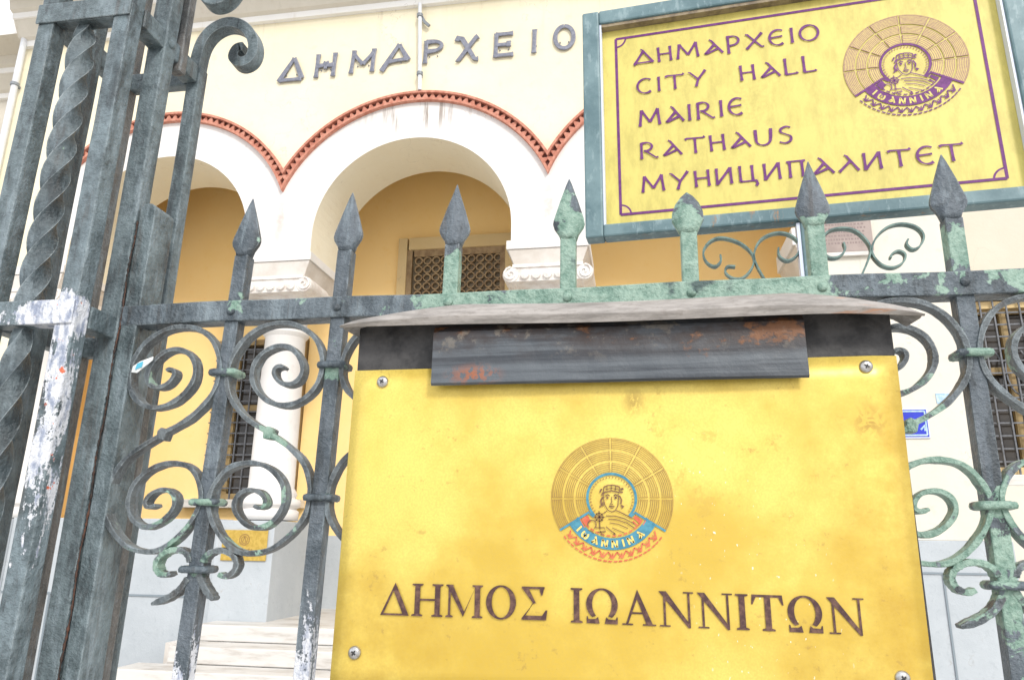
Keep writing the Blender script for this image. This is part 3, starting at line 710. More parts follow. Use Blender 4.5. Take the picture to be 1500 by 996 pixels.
# window of the porch
def window(x0, x1, z0, z1, yb, yg, sx0, sx1, fm, bars, name='window'):
    w = MB(); t = .06
    w.box(x0, x0 + t, yb - .03, yb + .08, z0, z1, fm); w.box(x1 - t, x1, yb - .03, yb + .08, z0, z1, fm)
    w.box(x0 + t, x1 - t, yb - .03, yb + .08, z1 - t, z1, fm); w.box(x0 + t, x1 - t, yb - .03, yb + .08, z0, z0 + t, fm)
    f = hp(w, name)
    s = MB(); s.box(sx0, sx1, yb - .104, yb + .02, z0 - .09, z0 - .003, M['marble']); s.build('sill', f, bevel=.008)
    gl = MB(); gl.box(x0 + t, x1 - t, yb + .05, yb + .07, z0 + t, z1 - t, M['glass']); gl.build('pane', f)
    gr = MB(); bars(gr, x0, x1, z0, z1, yg); gr.build('grille', f)
    return f
def bars1(gr, x0, x1, z0, z1, y):
    for k in range(1, 9): x = x0 + (x1 - x0) * k / 9; gr.box(x - .007, x + .007, y, y + .014, z0, z1, M['grille'])
    for k in range(1, 15): z = z0 + (z1 - z0) * k / 15; gr.box(x0, x1, y + .0145, y + .027, z - .007, z + .007, M['grille'])
    for x in (x0 + .22, x0 + .62): gr.box(x, x + .06, y + .05, y + .09, z0, z1, M['shutter'])
    gr.box(x0 + .06, x1 - .06, y + .051, y + .085, 2.95, 3.02, M['shutter'])
window(-4.622, -3.578, 2.001, 3.762, BACK - .03, BACK - .10, -4.845, -3.448, M['shutter'], bars1)
# central door, its surround and the latticed upper part
dd = MB()
DX0, DX1, DZ = -2.553, -1.211, 4.889
dd.box(DX0, DX0 + .10, BACK - .08, BACK + .05, FLOOR, DZ, M['doorframe']); dd.box(DX1 - .12, DX1, BACK - .08, BACK + .05, FLOOR, DZ, M['doorframe'])
dd.box(DX0 + .12, DX1 - .12, BACK - .08, BACK + .05, DZ - .14, DZ, M['doorframe'])
door = hp(dd, 'door_surround')
lf = MB()
lf.box(DX0 + .12, DX1 - .12, BACK - .012, BACK - .004, FLOOR, DZ - .14, M['doordark'])
lf.build('door_glass', door)
lt = MB(); yl = BACK - .05
for x in (DX0 + .10, -1.901, DX1 - .18): lt.box(x, x + .06, yl - .01, yl + .03, FLOOR, DZ - .14, M['wood'])
for z in (FLOOR, 2.0, 3.3, DZ - .22): lt.box(DX0 + .18, DX1 - .18, yl - .008, yl + .028, z, z + .08, M['wood'])
for r_ in range(13):
    for c_ in range(10):
        x = DX0 + .235 + c_ * .1; z = 3.42 + r_ * .1
        if abs(x - (-1.871)) < .05: continue
        lt.ribbon(arc(x, z, .041, .041, 0, 360, 10), lambda d, t: .007, yl, yl + .02, M['wood'])
        lt.box(x - .006, x + .006, yl + .001, yl + .014, z + .042, z + .058, M['wood'])
        lt.box(x + .042, x + .058, yl + .001, yl + .014, z - .006, z + .006, M['wood'])
lt.build('door_lattice', door)
# right wing, recessed, with a barred window
w = MB(); WY = BY + .35
for x0, x1, z0, z1 in ((XR, 2.80, 0, 6.8), (4.0, 8.0, 0, 6.8), (2.80, 4.0, 0, 2.14), (2.80, 4.0, 3.62, 6.8)):
    w.box(x0, x1, WY, WY + .3, z0, z1, M['wingwall'] if z0 > 3 or x0 != 2.8 else M['rightwall'])
hp(w, 'wing_wall')
def bars2(gr, x0, x1, z0, z1, y):
    for k in range(1, 12): x = x0 + (x1 - x0) * k / 12; gr.box(x - .006, x + .006, y, y + .012, z0, z1, M['grille'])
    for k in range(1, 14): z = z0 + (z1 - z0) * k / 14; gr.box(x0, x1, y + .0125, y + .024, z - .006, z + .006, M['grille'])
    for k in range(5): gr.ribbon(arc(x0 + .12 + .2 * k, 3.0, .09, .2, 0, 360, 18), lambda d, t: .006, y + .026, y + .036, M['grille'])
    for x in (x0 + .26, x0 + .75): gr.box(x, x + .05, y + .06, y + .10, z0, z1, M['shutter'])
    gr.box(x0 + .06, x1 - .06, y + .061, y + .095, 2.98, 3.04, M['shutter'])
    gr.box(x0 + .06, x1 - .06, y + .062, y + .095, 3.50, 3.56, M['shutter'])
window(2.80, 4.0, 2.16, 3.60, WY + .10, WY + .04, 2.74, 4.06, M['doorframe'], bars2)
# left wing, set back
w = MB(); w.box(-14, XL - .01, BY + .9, BY + 1.2, 0, 6.9, M['cornice']); hp(w, 'side_wing_wall')
# cornice
def mould(prof, x0, x1, m_list, name):
    mb = MB()
    for (y0, z0), (y1, z1), m_ in zip(prof[:-1], prof[1:], m_list):
        mb.face([(x0, y0, z0), (x1, y0, z0), (x1, y1, z1), (x0, y1, z1)], m_)
    mb.face([(x0, y, z) for y, z in prof], M['cornice']); mb.face([(x1, y, z) for y, z in prof], M['cornice'])
    return hp(mb, name)
cp = [(BY + .01, 6.79), (BY - .05, 6.79), (BY - .06, 6.85), (BY - .10, 6.87), (BY - .20, 7.02), (BY - .22, 7.02), (BY - .23, 7.08), (BY - .27, 7.10), (BY - .30, 7.20), (BY - .62, 7.22), (BY - .64, 7.36), (BY + .6, 7.5), (BY + .6, 6.79)]
cm = [M['cornicewhite'], M['cornicewhite'], M['cornice'], M['cornice'], M['cornicewhite'], M['cornicewhite'], M['cornice'], M['cornice'], M['cornice'], M['cornicewhite'], M['cornice'], M['cornice'], M['cornice']]
mould(cp, XL - .02, XR + .1, cm, 'cornice')
cp2 = [(y + .9, z + .05) for y, z in cp]
mould(cp2, -14, XL - .1, cm, 'side_wing_cornice')
rf = MB(); rf.face([(XL - .3, BY - .7, 7.37), (XR + .3, BY - .7, 7.37), (XR + .3, BY + 6, 9.2), (XL - .3, BY + 6, 9.2)], M['brick']); hp(rf, 'roof')
# pipes
def pipe(x, z0, z1, r, dx=0, clamps=()):
    mb = MB(); y = BY - r - .035
    mb.loft([[(x + dx * (z - z1) / (z0 - z1) + r * cos(2 * pi * k / 14), y + r * sin(2 * pi * k / 14), z) for k in range(14)] for z in (z0, z1)], M['pipe'])
    o = hp(mb, 'drainpipe', smooth=False)
    for z in clamps:
        c = MB(); xx = x + dx * (z - z1) / (z0 - z1)
        c.lathe([(r + .002, -.018), (r + .012, -.016), (r + .012, .016), (r + .002, .018)], (xx, y, z), M['clampm'], 14)
        c.box(xx - .012, xx + .012, y + r, BY + .002, z - .012, z + .012, M['clampm'])
        c.build('pipe_clamp', o)
    return o
pipe(-1.985, 5.80, 6.80, .019, .045, (6.65, 5.98))
mb = MB(); mb.ribbon([(-1.97, 6.66), (-1.93, 6.58), (-1.88, 6.53)], lambda d, t: .014, BY - .05, BY - .03, M['clampm']); hp(mb, 'cable_hook')
pipe(-6.49, 0, 7.2, .032, 0, (6.3, 4.5))
# raised letters of the hall
LT = [('Δ', -3.455, -3.175, 6.045, 6.325), ('H', -3.07, -2.82, 6.065, 6.345), ('M', -2.70, -2.41, 6.075, 6.35), ('A', -2.37, -2.075, 6.065, 6.365), ('P', -1.935, -1.73, 6.11, 6.38),
      ('X', -1.61, -1.36, 6.10, 6.375), ('E', -1.23, -1.02, 6.105, 6.385), ('I', -.87, -.79, 6.115, 6.39), ('O', -.645, -.435, 6.125, 6.405)]
HL = {
 'Δ': [[(.58, 1.0), (.52, .9), (.04, .06)], [(.56, .98), (.62, .9), (.93, .12)], [(.06, .10), (.92, .10)]],
 'H': [[(.14, .98), (.10, .02)], [(.86, .98), (.82, .02)], [(.14, .48), (.40, .50), (.50, .62)], [(.50, .62), (.60, .48), (.84, .48)], [(.42, .40), (.56, .40)]],
 'M': [[(.16, .98), (.08, .02)], [(.88, .98), (.84, .02)], [(.16, .80), (.50, .36)], [(.86, .80), (.50, .36)]],
 'A': [[(.64, 1.0), (.56, .9), (.04, .03)], [(.62, .98), (.68, .88), (.97, .36)], [(.26, .36), (.95, .42)]],
 'P': [[(.14, .98), (.10, .02)], [(.12, .92)] + arc(.48, .72, .42, .20, 90, -90, 12) + [(.12, .50)]],
 'X': [[(.06, .86), (.10, .98), (.26, .94), (.78, .06), (.92, .06)], [(.90, .98), (.80, .92), (.14, .06), (.08, .10)]],
 'E': [[(.14, .98), (.10, .02)], [(.10, .93), (.92, .93)], [(.12, .50), (.72, .50)], [(.08, .08), (.94, .08)], [(.72, .62), (.72, .40)]],
 'I': [[(.55, .98), (.45, .02)]],
 'O': [arc(.5, .5, .42, .44, 90, 450, 32)],
}
for c, x0, x1, z0, z1 in LT:
    lb = MB()
    for k, s in enumerate(HL[c]):
        P_ = [(x0 + p_[0] * (x1 - x0), z0 + p_[1] * (z1 - z0)) for p_ in s]
        if len(P_) == 2: P_ = [tuple(P_[0][a] + (P_[1][a] - P_[0][a]) * j / 8 for a in (0, 1)) for j in range(9)]
        lb.ribbon(P_, lambda d, t:   .019 * (1 + .45 * abs(2 * t - 1) ** 5) if c != 'O' else .021, BY - .027 - .0015 * k, BY - .012, M['letter'])
    for px_, pz_ in ((.3, .5), (.7, .5)):
        lb.box(x0 + px_ * (x1 - x0) - .006, x0 + px_ * (x1 - x0) + .006, BY - .02, BY + .002, z0 + .3 * (z1 - z0), z0 + .3 * (z1 - z0) + .012, M['letter'])
    hp(lb, 'wall_letter', bevel=.006)
# marble stairs
for k in range(8):
    st = MB()
    x0 = (-3.47, -3.49, -3.72, -4.0, -4.2, -4.4, -4.6, -4.8)[k]
    ztop = FLOOR + .012 - .122 * k
    y1 = BY - .022 if k == 0 else BY - .022 - .30 * k
    xr = -.55 if k == 0 else -.4 + .2 * k
    xl = x0
    if ztop < .1: break
    st.box(xl, xr, BY - .022 - .30 * (k + 1), (BY - .022 - .30 * k) if k else BY - .022, ztop - .122 if k < 7 else 0, ztop, M['marble'])
    hp(st, 'stair_step', bevel=.01)
st = MB(); st.box(-3.03, -.96, BY - .021, BY + DEP, .7, FLOOR + .011, M['marble']); hp(st, 'door_threshold')
st = MB(); st.box(-3.75, -3.475, BY - .26, BY - .02, .0, .79, M['impost']); hp(st, 'stair_cheek')

# ------------------------------------------------------------------ things on the hall's walls
mb = MB(); mb.box(-.205, .205, 0, .012, -.125, .125, M['brass_edge'])
wp = mb.build('wall_plaque', bevel=.003)
wp.location = (-3.285, BY - .036, 1.545)
tag(wp, 'small brass name plate fixed to the pale pedestal below the column', 'plaque')
mb = MB()
def rb(pts, w, m_): mb.ribbon(pts, lambda d, t: w, layer(-.001, 1e-4), None, m_)
rb(arc(0, .045, .045, .045, 0, 360, 24), .005, M['line']); rb(arc(0, .045, .028, .028, 0, 360, 20), .004, M['line']); rb([(-.04, .02), (0, .0), (.04, .02)], .006, M['line']); rb([(0, .07), (-.018, .02), (.018, .02), (0, .07)], .005, M['line'])
mb.build('emblem', wp)
mb = MB()
for k, x in enumerate([-.095, -.068, -.041, -.012, .015, .042, .07]): rb([(x, -.028), (x + .004, -.058)], .005, M['line']); rb([(x, -.03 if k % 2 else -.056), (x + .016, -.03 if k % 3 else -.056)], .004, M['line'])
mb.build('lettering', wp)
mb = MB(); mb.box(-.17, .085, 0, .012, -.115, .115, M['enamelwhite'])
bs = mb.build('street_sign', bevel=.003); bs.location = (2.145, BY - .013, 2.515)
tag(bs, 'dark blue enamel sign with pale rim on the cream wall', 'sign')
mb = MB()
mb.box(-.16, .075, -.002, .001, -.105, .105, M['enamel']); mb.build('field', bs)
mb = MB()
for a, b in (((-.15, .092), (.062, .092)), ((.062, .092), (.062, -.092)), ((-.15, -.092), (.062, -.092))): mb.ribbon([a, b], lambda d, t: .006, layer(-.0022, 1e-4), None, M['lightblue'])
mb.ribbon([(.02, -.05), (.05, -.02), (.05, -.06)], lambda d, t: .007, -.0032, None, M['lightblue'])
mb.build('rim_line', bs)
mb = MB(); mb.prism([(-.05, -.04), (.05, -.042), (.048, .04), (-.052, .04)], 0, .004, M['lightblue'])
ls = mb.build('sticker'); ls.location = (2.36, BY - .005, 2.705)
tag(ls, 'faded pale blue square sticker above the dark blue sign', 'sticker')
mb = MB(); mb.box(1.575, 1.99, BY - .03, BY - .002, 3.935, 4.21, M['inscr'])
mp_ = mb.build('marble_tablet', bevel=.004)
tag(mp_, 'pinkish marble tablet with worn engraved rows on the cream wall', 'tablet')
mb = MB()
for r_ in range(6):
    x = 1.60; z = 4.17 - r_ * .033
    while x < 1.93:
        w_ = random.uniform(.008, .02); mb.face([(x, BY - .0306, z), (x + w_, BY - .0306, z), (x + w_, BY - .0306, z + .016), (x, BY - .0306, z + .016)], M['inscrline']); x += w_ + random.uniform(.006, .012)
mb.build('worn_inscription', mp_)
mb = MB(); mb.box(1.575, 1.99, BY - .034, BY - .001, 3.90, 3.933, M['marble']); mb.build('lower_ledge', mp_)

# ================================================================== THE FENCE
fence = tag(empty('iron_fence', (0, .012, 0)), 'peeling green and blue-grey wrought iron fence with spearheads and scrolls', 'fence')
def fp(mb, name, parent=fence, **k):
    o = mb.build(name, parent, **k)
    if parent is fence: o.matrix_parent_inverse = Matrix.Translation((0, -.012, 0))
    return o
TIPX = [-.517, -.370, -.223, -.073, .0755, .224, .377, .527]
LEAN = [.031, .024, .019, .015, .012, .010, .008, .006]
def bx(i, z): return TIPX[i] - LEAN[i] * (2.06 - z)
r_ = MB()                                     # top rail, slightly wavy
N = 40; rings = []
for k in range(N + 1):
    x = -.6875 + (1.4825) * k / N; dz = .0012 * sin(x * 9) + .0006 * sin(x * 31)
    rings.append([(x, 0, 1.876 + dz), (x, 0, 1.9045 + dz), (x, .030, 1.9045 + dz), (x, .030, 1.876 + dz)])
r_.loft(rings, M['rail'])
rail = fp(r_, 'rail', bevel=.002)
r_ = MB(); r_.box(-.687, .795, 0, .03, .30, .33, M['rail']); fp(r_, 'bottom_rail', bevel=.002)
HB = .0098
for i in range(8):
    b_ = MB()
    y0, y1 = .004, .0236
    rings = []
    for k in range(26):
        z = .0 + 1.972 * k / 25
        j = .0004
        x = bx(i, z) + random.uniform(-j, j)
        rings.append([(x - HB, y0, z), (x + HB, y0, z), (x + HB, y1, z), (x - HB, y1, z)])
    b_.loft(rings, M['bar'])
    bar = fp(b_, 'bar', bevel=.0018)
    s_ = MB()                                  # hammered spearhead
    tipz = 2.028 if i == 4 else 2.058 + random.uniform(-.002, .002)
    if i == 4: pr = [(1.9705, HB + .0001, .0099), (1.980, .0145, .0085), (1.990, .0195, .0075), (2.000, .0188, .007), (2.012, .0145, .006), (2.022, .0075, .004), (2.028, .001, .001)]
    else: pr = [(1.9705, HB + .0001, .0099), (1.979, .0128, .0088), (1.988, .0188, .0075), (1.9935, .0203, .0072), (1.999, .0196, .007), (2.025, .0118, .0052), (2.048, .0042, .003), (tipz, .0006, .0006)]
    rings = []
    tw = random.uniform(-.12, .12)
    for z, hx, hy in pr:
        x = bx(i, z); yc = .0138
        sec = [(-hx, -hy * .35), (-hx * .72, -hy), (0, -hy * 1.10), (hx * .72, -hy), (hx, -hy * .35), (hx, hy * .4), (0, hy * 1.05), (-hx, hy * .4)]
        rings.append([(x + a * cos(tw) - b * sin(tw), yc + a * sin(tw) + b * cos(tw), z) for a, b in sec])
    s_.loft(rings, M['bar'])
    sp_ = fp(s_, 'spearhead', bar, smooth=True)
    for e in sp_.data.edges:
        a_, c_ = e.vertices
        if abs(a_ - c_) == 8 and min(a_, c_) % 8 in (0, 4, 5, 7): e.use_edge_sharp = True
    bar.children[0].matrix_parent_inverse = Matrix.Identity(4)
    rv = MB(); xr = bx(i, 1.89)
    rv.lathe([(.0001, -.0042), (.003, -.0038), (.0052, -.002), (.006, .0005)], (xr, 0, 1.8905), M['rail'], 16, 'y')
    fp(rv, 'rivet', rail, smooth=True)
    def collar(z, hw=.018):
        c_ = MB(); x = bx(i, z)
        rg = []
        for zz, g in ((-.0042, -.001), (-.003, .0012), (0, .002), (.003, .0012), (.0042, -.001)):
            sec = []
            for a in range(20):
                t_ = 2 * pi * a / 20; ca, sa = cos(t_), sin(t_)
                e = .35
                sec.append((x + (hw + g) * math.copysign(abs(ca) ** e, ca), .0125 + (.0152 + g) * math.copysign(abs(sa) ** e, sa), z + zz + random.uniform(-.0006, .0006)))
            rg.append(sec)
        c_.loft(rg, M['collar']); fp(c_, 'collar', bar, smooth=True)
    if i < 7:
        collar(1.808 + (.006 if i % 2 else 0)); collar(1.643 + (.006 if i % 2 else 0))
        if i % 2 == 0: collar(1.563)
UP = [(-0.454, 1.7298), (-0.4713, 1.7383), (-0.4874, 1.7484), (-0.501, 1.7613), (-0.5119, 1.7758), (-0.5177, 1.7904), (-0.5191, 1.805), (-0.5172, 1.8196), (-0.5114, 1.8357), (-0.4995, 1.8532), (-0.4794, 1.8676), (-0.4553, 1.8727), (-0.4336, 1.8705), (-0.4145, 1.8608), (-0.3997, 1.8471), (-0.3912, 1.8278), (-0.3891, 1.8105), (-0.3922, 1.7948), (-0.4012, 1.7794), (-0.4178, 1.767), (-0.4366, 1.7631), (-0.4565, 1.7677), (-0.4728, 1.7794), (-0.4831, 1.7954), (-0.4841, 1.8129), (-0.4767, 1.8288), (-0.4625, 1.8387), (-0.446, 1.8418), (-0.4302, 1.8354), (-0.4182, 1.8199), (-0.4155, 1.8068), (-0.4204, 1.7954), (-0.4318, 1.79), (-0.4456, 1.7931), (-0.4542, 1.8034), (-0.4536, 1.8121), (-0.4463, 1.8148), (-0.4422, 1.8124)]
LO = [(-0.4538, 1.7278), (-0.435, 1.7171), (-0.4177, 1.7047), (-0.405, 1.6925), (-0.397, 1.6777), (-0.3932, 1.6645), (-0.3922, 1.653), (-0.393, 1.6409), (-0.3957, 1.6277), (-0.4072, 1.6109), (-0.4215, 1.5977), (-0.4387, 1.5868), (-0.4619, 1.5825), (-0.4808, 1.5851), (-0.4983, 1.5968), (-0.5108, 1.6111), (-0.5195, 1.6256), (-0.5245, 1.6428), (-0.5223, 1.6577), (-0.5156, 1.6702), (-0.509, 1.6793), (-0.4981, 1.6874), (-0.4822, 1.6909), (-0.466, 1.6908), (-0.4477, 1.6845), (-0.4334, 1.6724), (-0.4262, 1.6591), (-0.4248, 1.6432), (-0.4278, 1.6335), (-0.4346, 1.6226), (-0.4444, 1.6153), (-0.4573, 1.6121), (-0.4711, 1.6163), (-0.483, 1.6259), (-0.4898, 1.638), (-0.4872, 1.6503), (-0.4772, 1.6573), (-0.4651, 1.6578), (-0.4543, 1.6529), (-0.4488, 1.6443), (-0.4508, 1.6377), (-0.4579, 1.6365), (-0.4636, 1.6394)]
SRR = [(-0.002, 1.5714), (-0.0001, 1.5773), (0.0059, 1.5827), (0.0176, 1.5859), (0.0313, 1.583), (0.0407, 1.5756), (0.0426, 1.5662), (0.037, 1.5579), (0.0281, 1.5554), (0.0211, 1.5583)]
TRR = [(-0.0043, 1.5583), (0.0026, 1.5467), (0.0111, 1.5365), (0.0201, 1.5286)]
TLL = [(-.0075 + .0055, 1.553), (.006, 1.540), (.022, 1.529), (.041, 1.522)]
def scroll(path, name, y0=.002, y1=.019, th=.0031, k=5, taper=.25):
    s_ = MB(); P_ = smoothpath(spline(path, k), 3); ph = random.uniform(0, 6)
    s_.ribbon(P_, lambda d, t: th * (1 - taper * max(0, t - .8) / .2) * (1 + .08 * sin(t * 60 + ph) + .07 * sin(t * 143 + 2 * ph) + random.uniform(-.05, .05)), y0, y1, M['scroll'])
    return fp(s_, name, bevel=.0012)
def place(path, b, s, dz=0): return [(bx(b, z) + s * (x - bx(0, z)), z + dz) for x, z in path]
for b, s in ((0, -1), (0, 1), (2, -1), (6, -1), (6, 1)):
    up = place(UP, b, s); lo = place(LO, b, s)
    scroll(up, 'scroll'); scroll(lo, 'scroll')
    kx = .5 * (up[0][0] + lo[0][0]); kz = .5 * (up[0][1] + lo[0][1])
    kn = MB(); q = s
    kn.prism([(kx - .006, kz - .0075), (kx + .004, kz - .0085), (kx + .0075, kz + .004), (kx - .0015, kz + .0085), (kx - .0065, kz + .004)], .0012, .019, M['scroll'])
    fp(kn, 'scroll_knot', bevel=.0015)
for b in (0, 6):
    for s in (-1, 1):
        e_ = .0004 * s
        scroll([(bx(b, z) + s * (x + .0105), z) for x, z in SRR], 'small_scroll', th=.0034, y0=.0028 + e_)
        scroll([(bx(b, z) + s * (x + .0095), z) for x, z in (TRR if s > 0 else TLL)], 'scroll_tail', th=.0040, taper=.5, y0=.0028 + e_)

# ------------------------------------------------------------------ open ironwork gate pier
pier = tag(empty('gate_pier', (-.76, .01, 0)), 'open square gate pier of riveted iron bars around a twisted bar', 'gate pier')
def pp(mb, name, parent=pier, **k):
    o = mb.build(name, parent, **k)
    if parent is pier: o.matrix_parent_inverse = Matrix.Translation((.76, -.01, 0))
    return o
def post(x0, x1, y0, y1, z0, z1, mat, name, parent=pier, bevel=.0025):
    b_ = MB(); rings = []
    n = max(2, int((z1 - z0) / .06))
    for k in range(n + 1):
        z = z0 + (z1 - z0) * k / n
        L_ = -.012 * (2.2 - z)        # the whole pier leans a touch
        d = random.uniform(-.0005, .0005)
        rings.append([(x0 + L_ + d, y0, z), (x1 + L_ + d, y0, z), (x1 + L_ + d, y1, z), (x0 + L_ + d, y1, z)])
    b_.loft(rings, mat)
    return pp(b_, name, parent, bevel=bevel)
PF, PB = -.076, .092
post(-.834, -.808, PF, PF + .026, 0, 2.75, M['pier'], 'corner_bar')
post(-.712, -.685, PF, PF + .026, 0, 2.75, M['pierwhite'], 'corner_bar')
post(-.834, -.810, PB - .004, PB + .020, 0, 2.75, M['pierback'], 'corner_bar')
post(-.712, -.682, -.0016, .024, 0, 2.52, M['pier'], 'side_bar')
post(-.834, -.808, -.001, .024, 0, 2.75, M['pier'], 'side_bar')
post(-.704, -.682, PB - .004, PB + .018, 0, 2.345, M['pier'], 'corner_bar')
# gate stop with a rounded head against the side bar
b_ = MB()
pr = [(-.679, .0), (-.679, 2.045)] + [(-.667 + .012 * cos(radians(a)), 2.045 + .012 * sin(radians(a))) for a in range(170, 0, -20)] + [(-.655, 2.045), (-.655, .0)]
b_.prism([(x - .012 * (2.2 - z), z) for x, z in pr], .001, .045, M['pier'])
pp(b_, 'gate_stop', bevel=.002)
b_ = MB(); rings = []
for k in range(260):
    z = 1.35 + .68 * k / 259; L_ = -.012 * (2.2 - z); r = .0007 + .0014 * random.random() ** 2; xx = -.6805 + L_ + .0012 * sin(k * .13) + random.uniform(-.0006, .0006)
    rings.append([(xx + r * cos(a * pi / 3), .0005 + r * sin(a * pi / 3), z) for a in range(6)])
b_.loft(rings, M['weld']); pp(b_, 'weld_seam', smooth=True)
post(-.678, -.660, .048, .066, 0, 1.874, M['pierback'], 'hinge_bar')
# cross bars
def cbar(z0, z1, mats):
    L_ = -.012 * (2.2 - z0)
    b_ = MB(); b_.box(-.806 + L_, -.714 + L_, PF + .0015, PF + .024, z0, z1, mats[0])
    b_.box(-.836 + L_, -.686 + L_, PF - .003, PF - .0002, z0 - .001, z1 + .001, mats[0]); pp(b_, 'cross_bar', bevel=.002)
    b_ = MB(); b_.box(-.710 + L_, -.684 + L_, PF + .027, -.001, z0, z1, mats[1]); b_.box(-.7095 + L_, -.6845 + L_, .025, PB - .005, z0, z1, mats[1]); pp(b_, 'cross_bar', bevel=.002)
    b_ = MB(); b_.box(-.832 + L_, -.810 + L_, PF + .027, PB - .005, z0, z1, mats[1]); pp(b_, 'cross_bar', bevel=.002)
    b_ = MB(); b_.box(-.808 + L_, -.706 + L_, PB - .002, PB + .016, z0, z1, mats[1]); pp(b_, 'cross_bar', bevel=.002)
cbar(2.313, 2.343, (M['pier'], M['pier']))
cbar(1.858, 1.888, (M['pierwhite'], M['pier']))
cbar(.25, .28, (M['pier'], M['pier']))
rv = MB(); rv.lathe([(.0001, -.006), (.004, -.005), (.007, -.002), (.008, .001)], (-.688, 0, 0), M['pier'], 16, 'y')
# rivet on the side face
rv = MB(); rings = []
for r, h in ((.0001, .006), (.004, .005), (.007, .002), (.008, -.001)):
    rings.append([(-.6815 + h, .012 + r * cos(2 * pi * k / 16), 2.328 + r * sin(2 * pi * k / 16)) for k in range(16)])
rv.loft(rings, M['pier']); pp(rv, 'rivet', smooth=True)
# twisted bar
def twisted(x, y, z0, z1, hw, turns, mat):
    b_ = MB(); rings = []; n = int((z1 - z0) / .006)
    for k in range(n + 1):
        z = z0 + (z1 - z0) * k / n
        a = turns * 2 * pi * (z - z0) / (z1 - z0)
        e = min(1, (z1 - z) / .03) * .45 + .55
        L_ = -.012 * (2.2 - z)
        rings.append([(x + L_ + hw * e * 1.3 * cos(a + pi / 4 + q * pi / 2), y + hw * e * 1.3 * sin(a + pi / 4 + q * pi / 2), z) for q in range(4)])
    b_.loft(rings, mat); o = pp(b_, 'twisted_bar', smooth=True)
    nr_ = len(rings)
    for e in o.data.edges:
        a_, c_ = e.vertices
        if abs(a_ - c_) == 4 or (a_ // 4 == c_ // 4 and a_ // 4 in (0, nr_ - 1)): e.use_edge_sharp = True
    return o
twisted(-.768, PF + .016, 1.889, 2.314, .0138, 2.3, M['twist'])
twisted(-.770, PF + .016, .285, 1.857, .0138, 7.0, M['twist'])
# top scrolls
def bigscroll(path, y0, y1, th, mat):
    s_ = MB(); P_ = smoothpath(spline(path, 7), 3)
    s_.ribbon(P_, lambda d, t: th * (1 - .15 * t), y0, y1, mat); return pp(s_, 'top_scroll', bevel=.0018)
bigscroll([(-.693, 2.335), (-.691, 2.372), (-.684, 2.398), (-.668, 2.417), (-.645, 2.425), (-.621, 2.418), (-.602, 2.400), (-.592, 2.374), (-.596, 2.352), (-.612, 2.345), (-.626, 2.356), (-.622, 2.372), (-.611, 2.374)], PB - .0046, PB + .0175, .0094, M['pier'])
bigscroll([(-.697, 2.50), (-.695, 2.54), (-.685, 2.565), (-.66, 2.58), (-.63, 2.572), (-.605, 2.545), (-.584, 2.470), (-.582, 2.422), (-.596, 2.395), (-.618, 2.392), (-.634, 2.412), (-.63, 2.438), (-.612, 2.446)], -.0022, .0235, .0105, M['pier'])
post(-.700, -.680, .036, .052, 2.30, 2.7, M['pierback'], 'brace_bar')

# ------------------------------------------------------------------ scrap of paper in the scroll
mb = MB()
mb.loft([[(-.6545, -.0012, 1.8105), (-.6535, -.0012, 1.8185), (-.6535, .0002, 1.8185), (-.6545, .0002, 1.8105)], [(-.645, -.003, 1.809), (-.643, -.0035, 1.824), (-.643, -.002, 1.824), (-.645, -.0015, 1.809)], [(-.6265, -.001, 1.826), (-.626, -.001, 1.831), (-.626, .0004, 1.831), (-.6265, .0004, 1.826)]], M['paper'])
ps = mb.build('paper_scrap'); tag(ps, 'torn white scrap with a blue print stuck in the left scroll', 'paper scrap')
mb = MB(); mb.face([(-.6475, -.0042, 1.813), (-.638, -.0042, 1.8165), (-.637, -.0042, 1.8245), (-.6455, -.0042, 1.821)], M['paperblue']); mb.build('blue_print', ps)

# ------------------------------------------------------------------ brass plaque with its board, flap and cover
plq = tag(empty('brass_plaque', (-.026, -.03, 1.62)), 'large worn brass plaque with crest and engraved serif capitals under a rusty flap', 'plaque')
def qp(mb, name, parent=plq, **k):
    o = mb.build(name, parent, **k)
    if parent is plq: o.matrix_parent_inverse = Matrix.Translation((.026, .03, -1.62))
    return o
PY = -.033
mb = MB()
nx, nz = 24, 14
def pc(u, v):   # slightly skewed sheet with a faint wave
    x0, x1 = -.3345 + .0045 * v, .278 + .0045 * v
    x = x0 + (x1 - x0) * u
    return (x, PY + .0006 * sin(u * 5 + v * 3) * sin(v * 4 + 1) + (.0035 * max(0, (u - .95) / .05) ** 2), 1.44 + .357 * v + .002 * u)
g_ = [[pc(i / nx, j / nz) for i in range(nx + 1)] for j in range(nz + 1)]
b0 = len(mb.v)
for row in g_: mb.v += row
mb.idx(b0, [(j * (nx + 1) + i, j * (nx + 1) + i + 1, (j + 1) * (nx + 1) + i + 1, (j + 1) * (nx + 1) + i) for j in range(nz) for i in range(nx)], M['brass'])
o = qp(mb, 'plate', smooth=True)
md = o.modifiers.new('thick', 'SOLIDIFY'); md.thickness = .0025; md.offset = -1
mb = MB(); mb.box(-.331, .283, -.026, -.002, 1.445, 1.858, M['backing']); qp(mb, 'backing_board', bevel=.002)
mb = MB(); text_serif(mb, 'ΔΗΜΟΣ', -.281, -.0956, 1.5212, 1.5205, .0335, PY - .0014, M['engrave']); qp(mb, 'lettering'); mb = MB(); text_serif(mb, 'ΙΩΑΝΝΙΤΩΝ', -.0718, .2211, 1.5193, 1.5155, .0345, PY - .0014, M['engrave']); qp(mb, 'lettering')
mb = MB(); emblem(mb, -.0262, 1.6468, .0655, PY - .0012, (M['blue'], M['line'], M['dkline'], M['blue'], M['red'], M['gold'], None), nring=(6, 5, 5)); qp(mb, 'emblem')
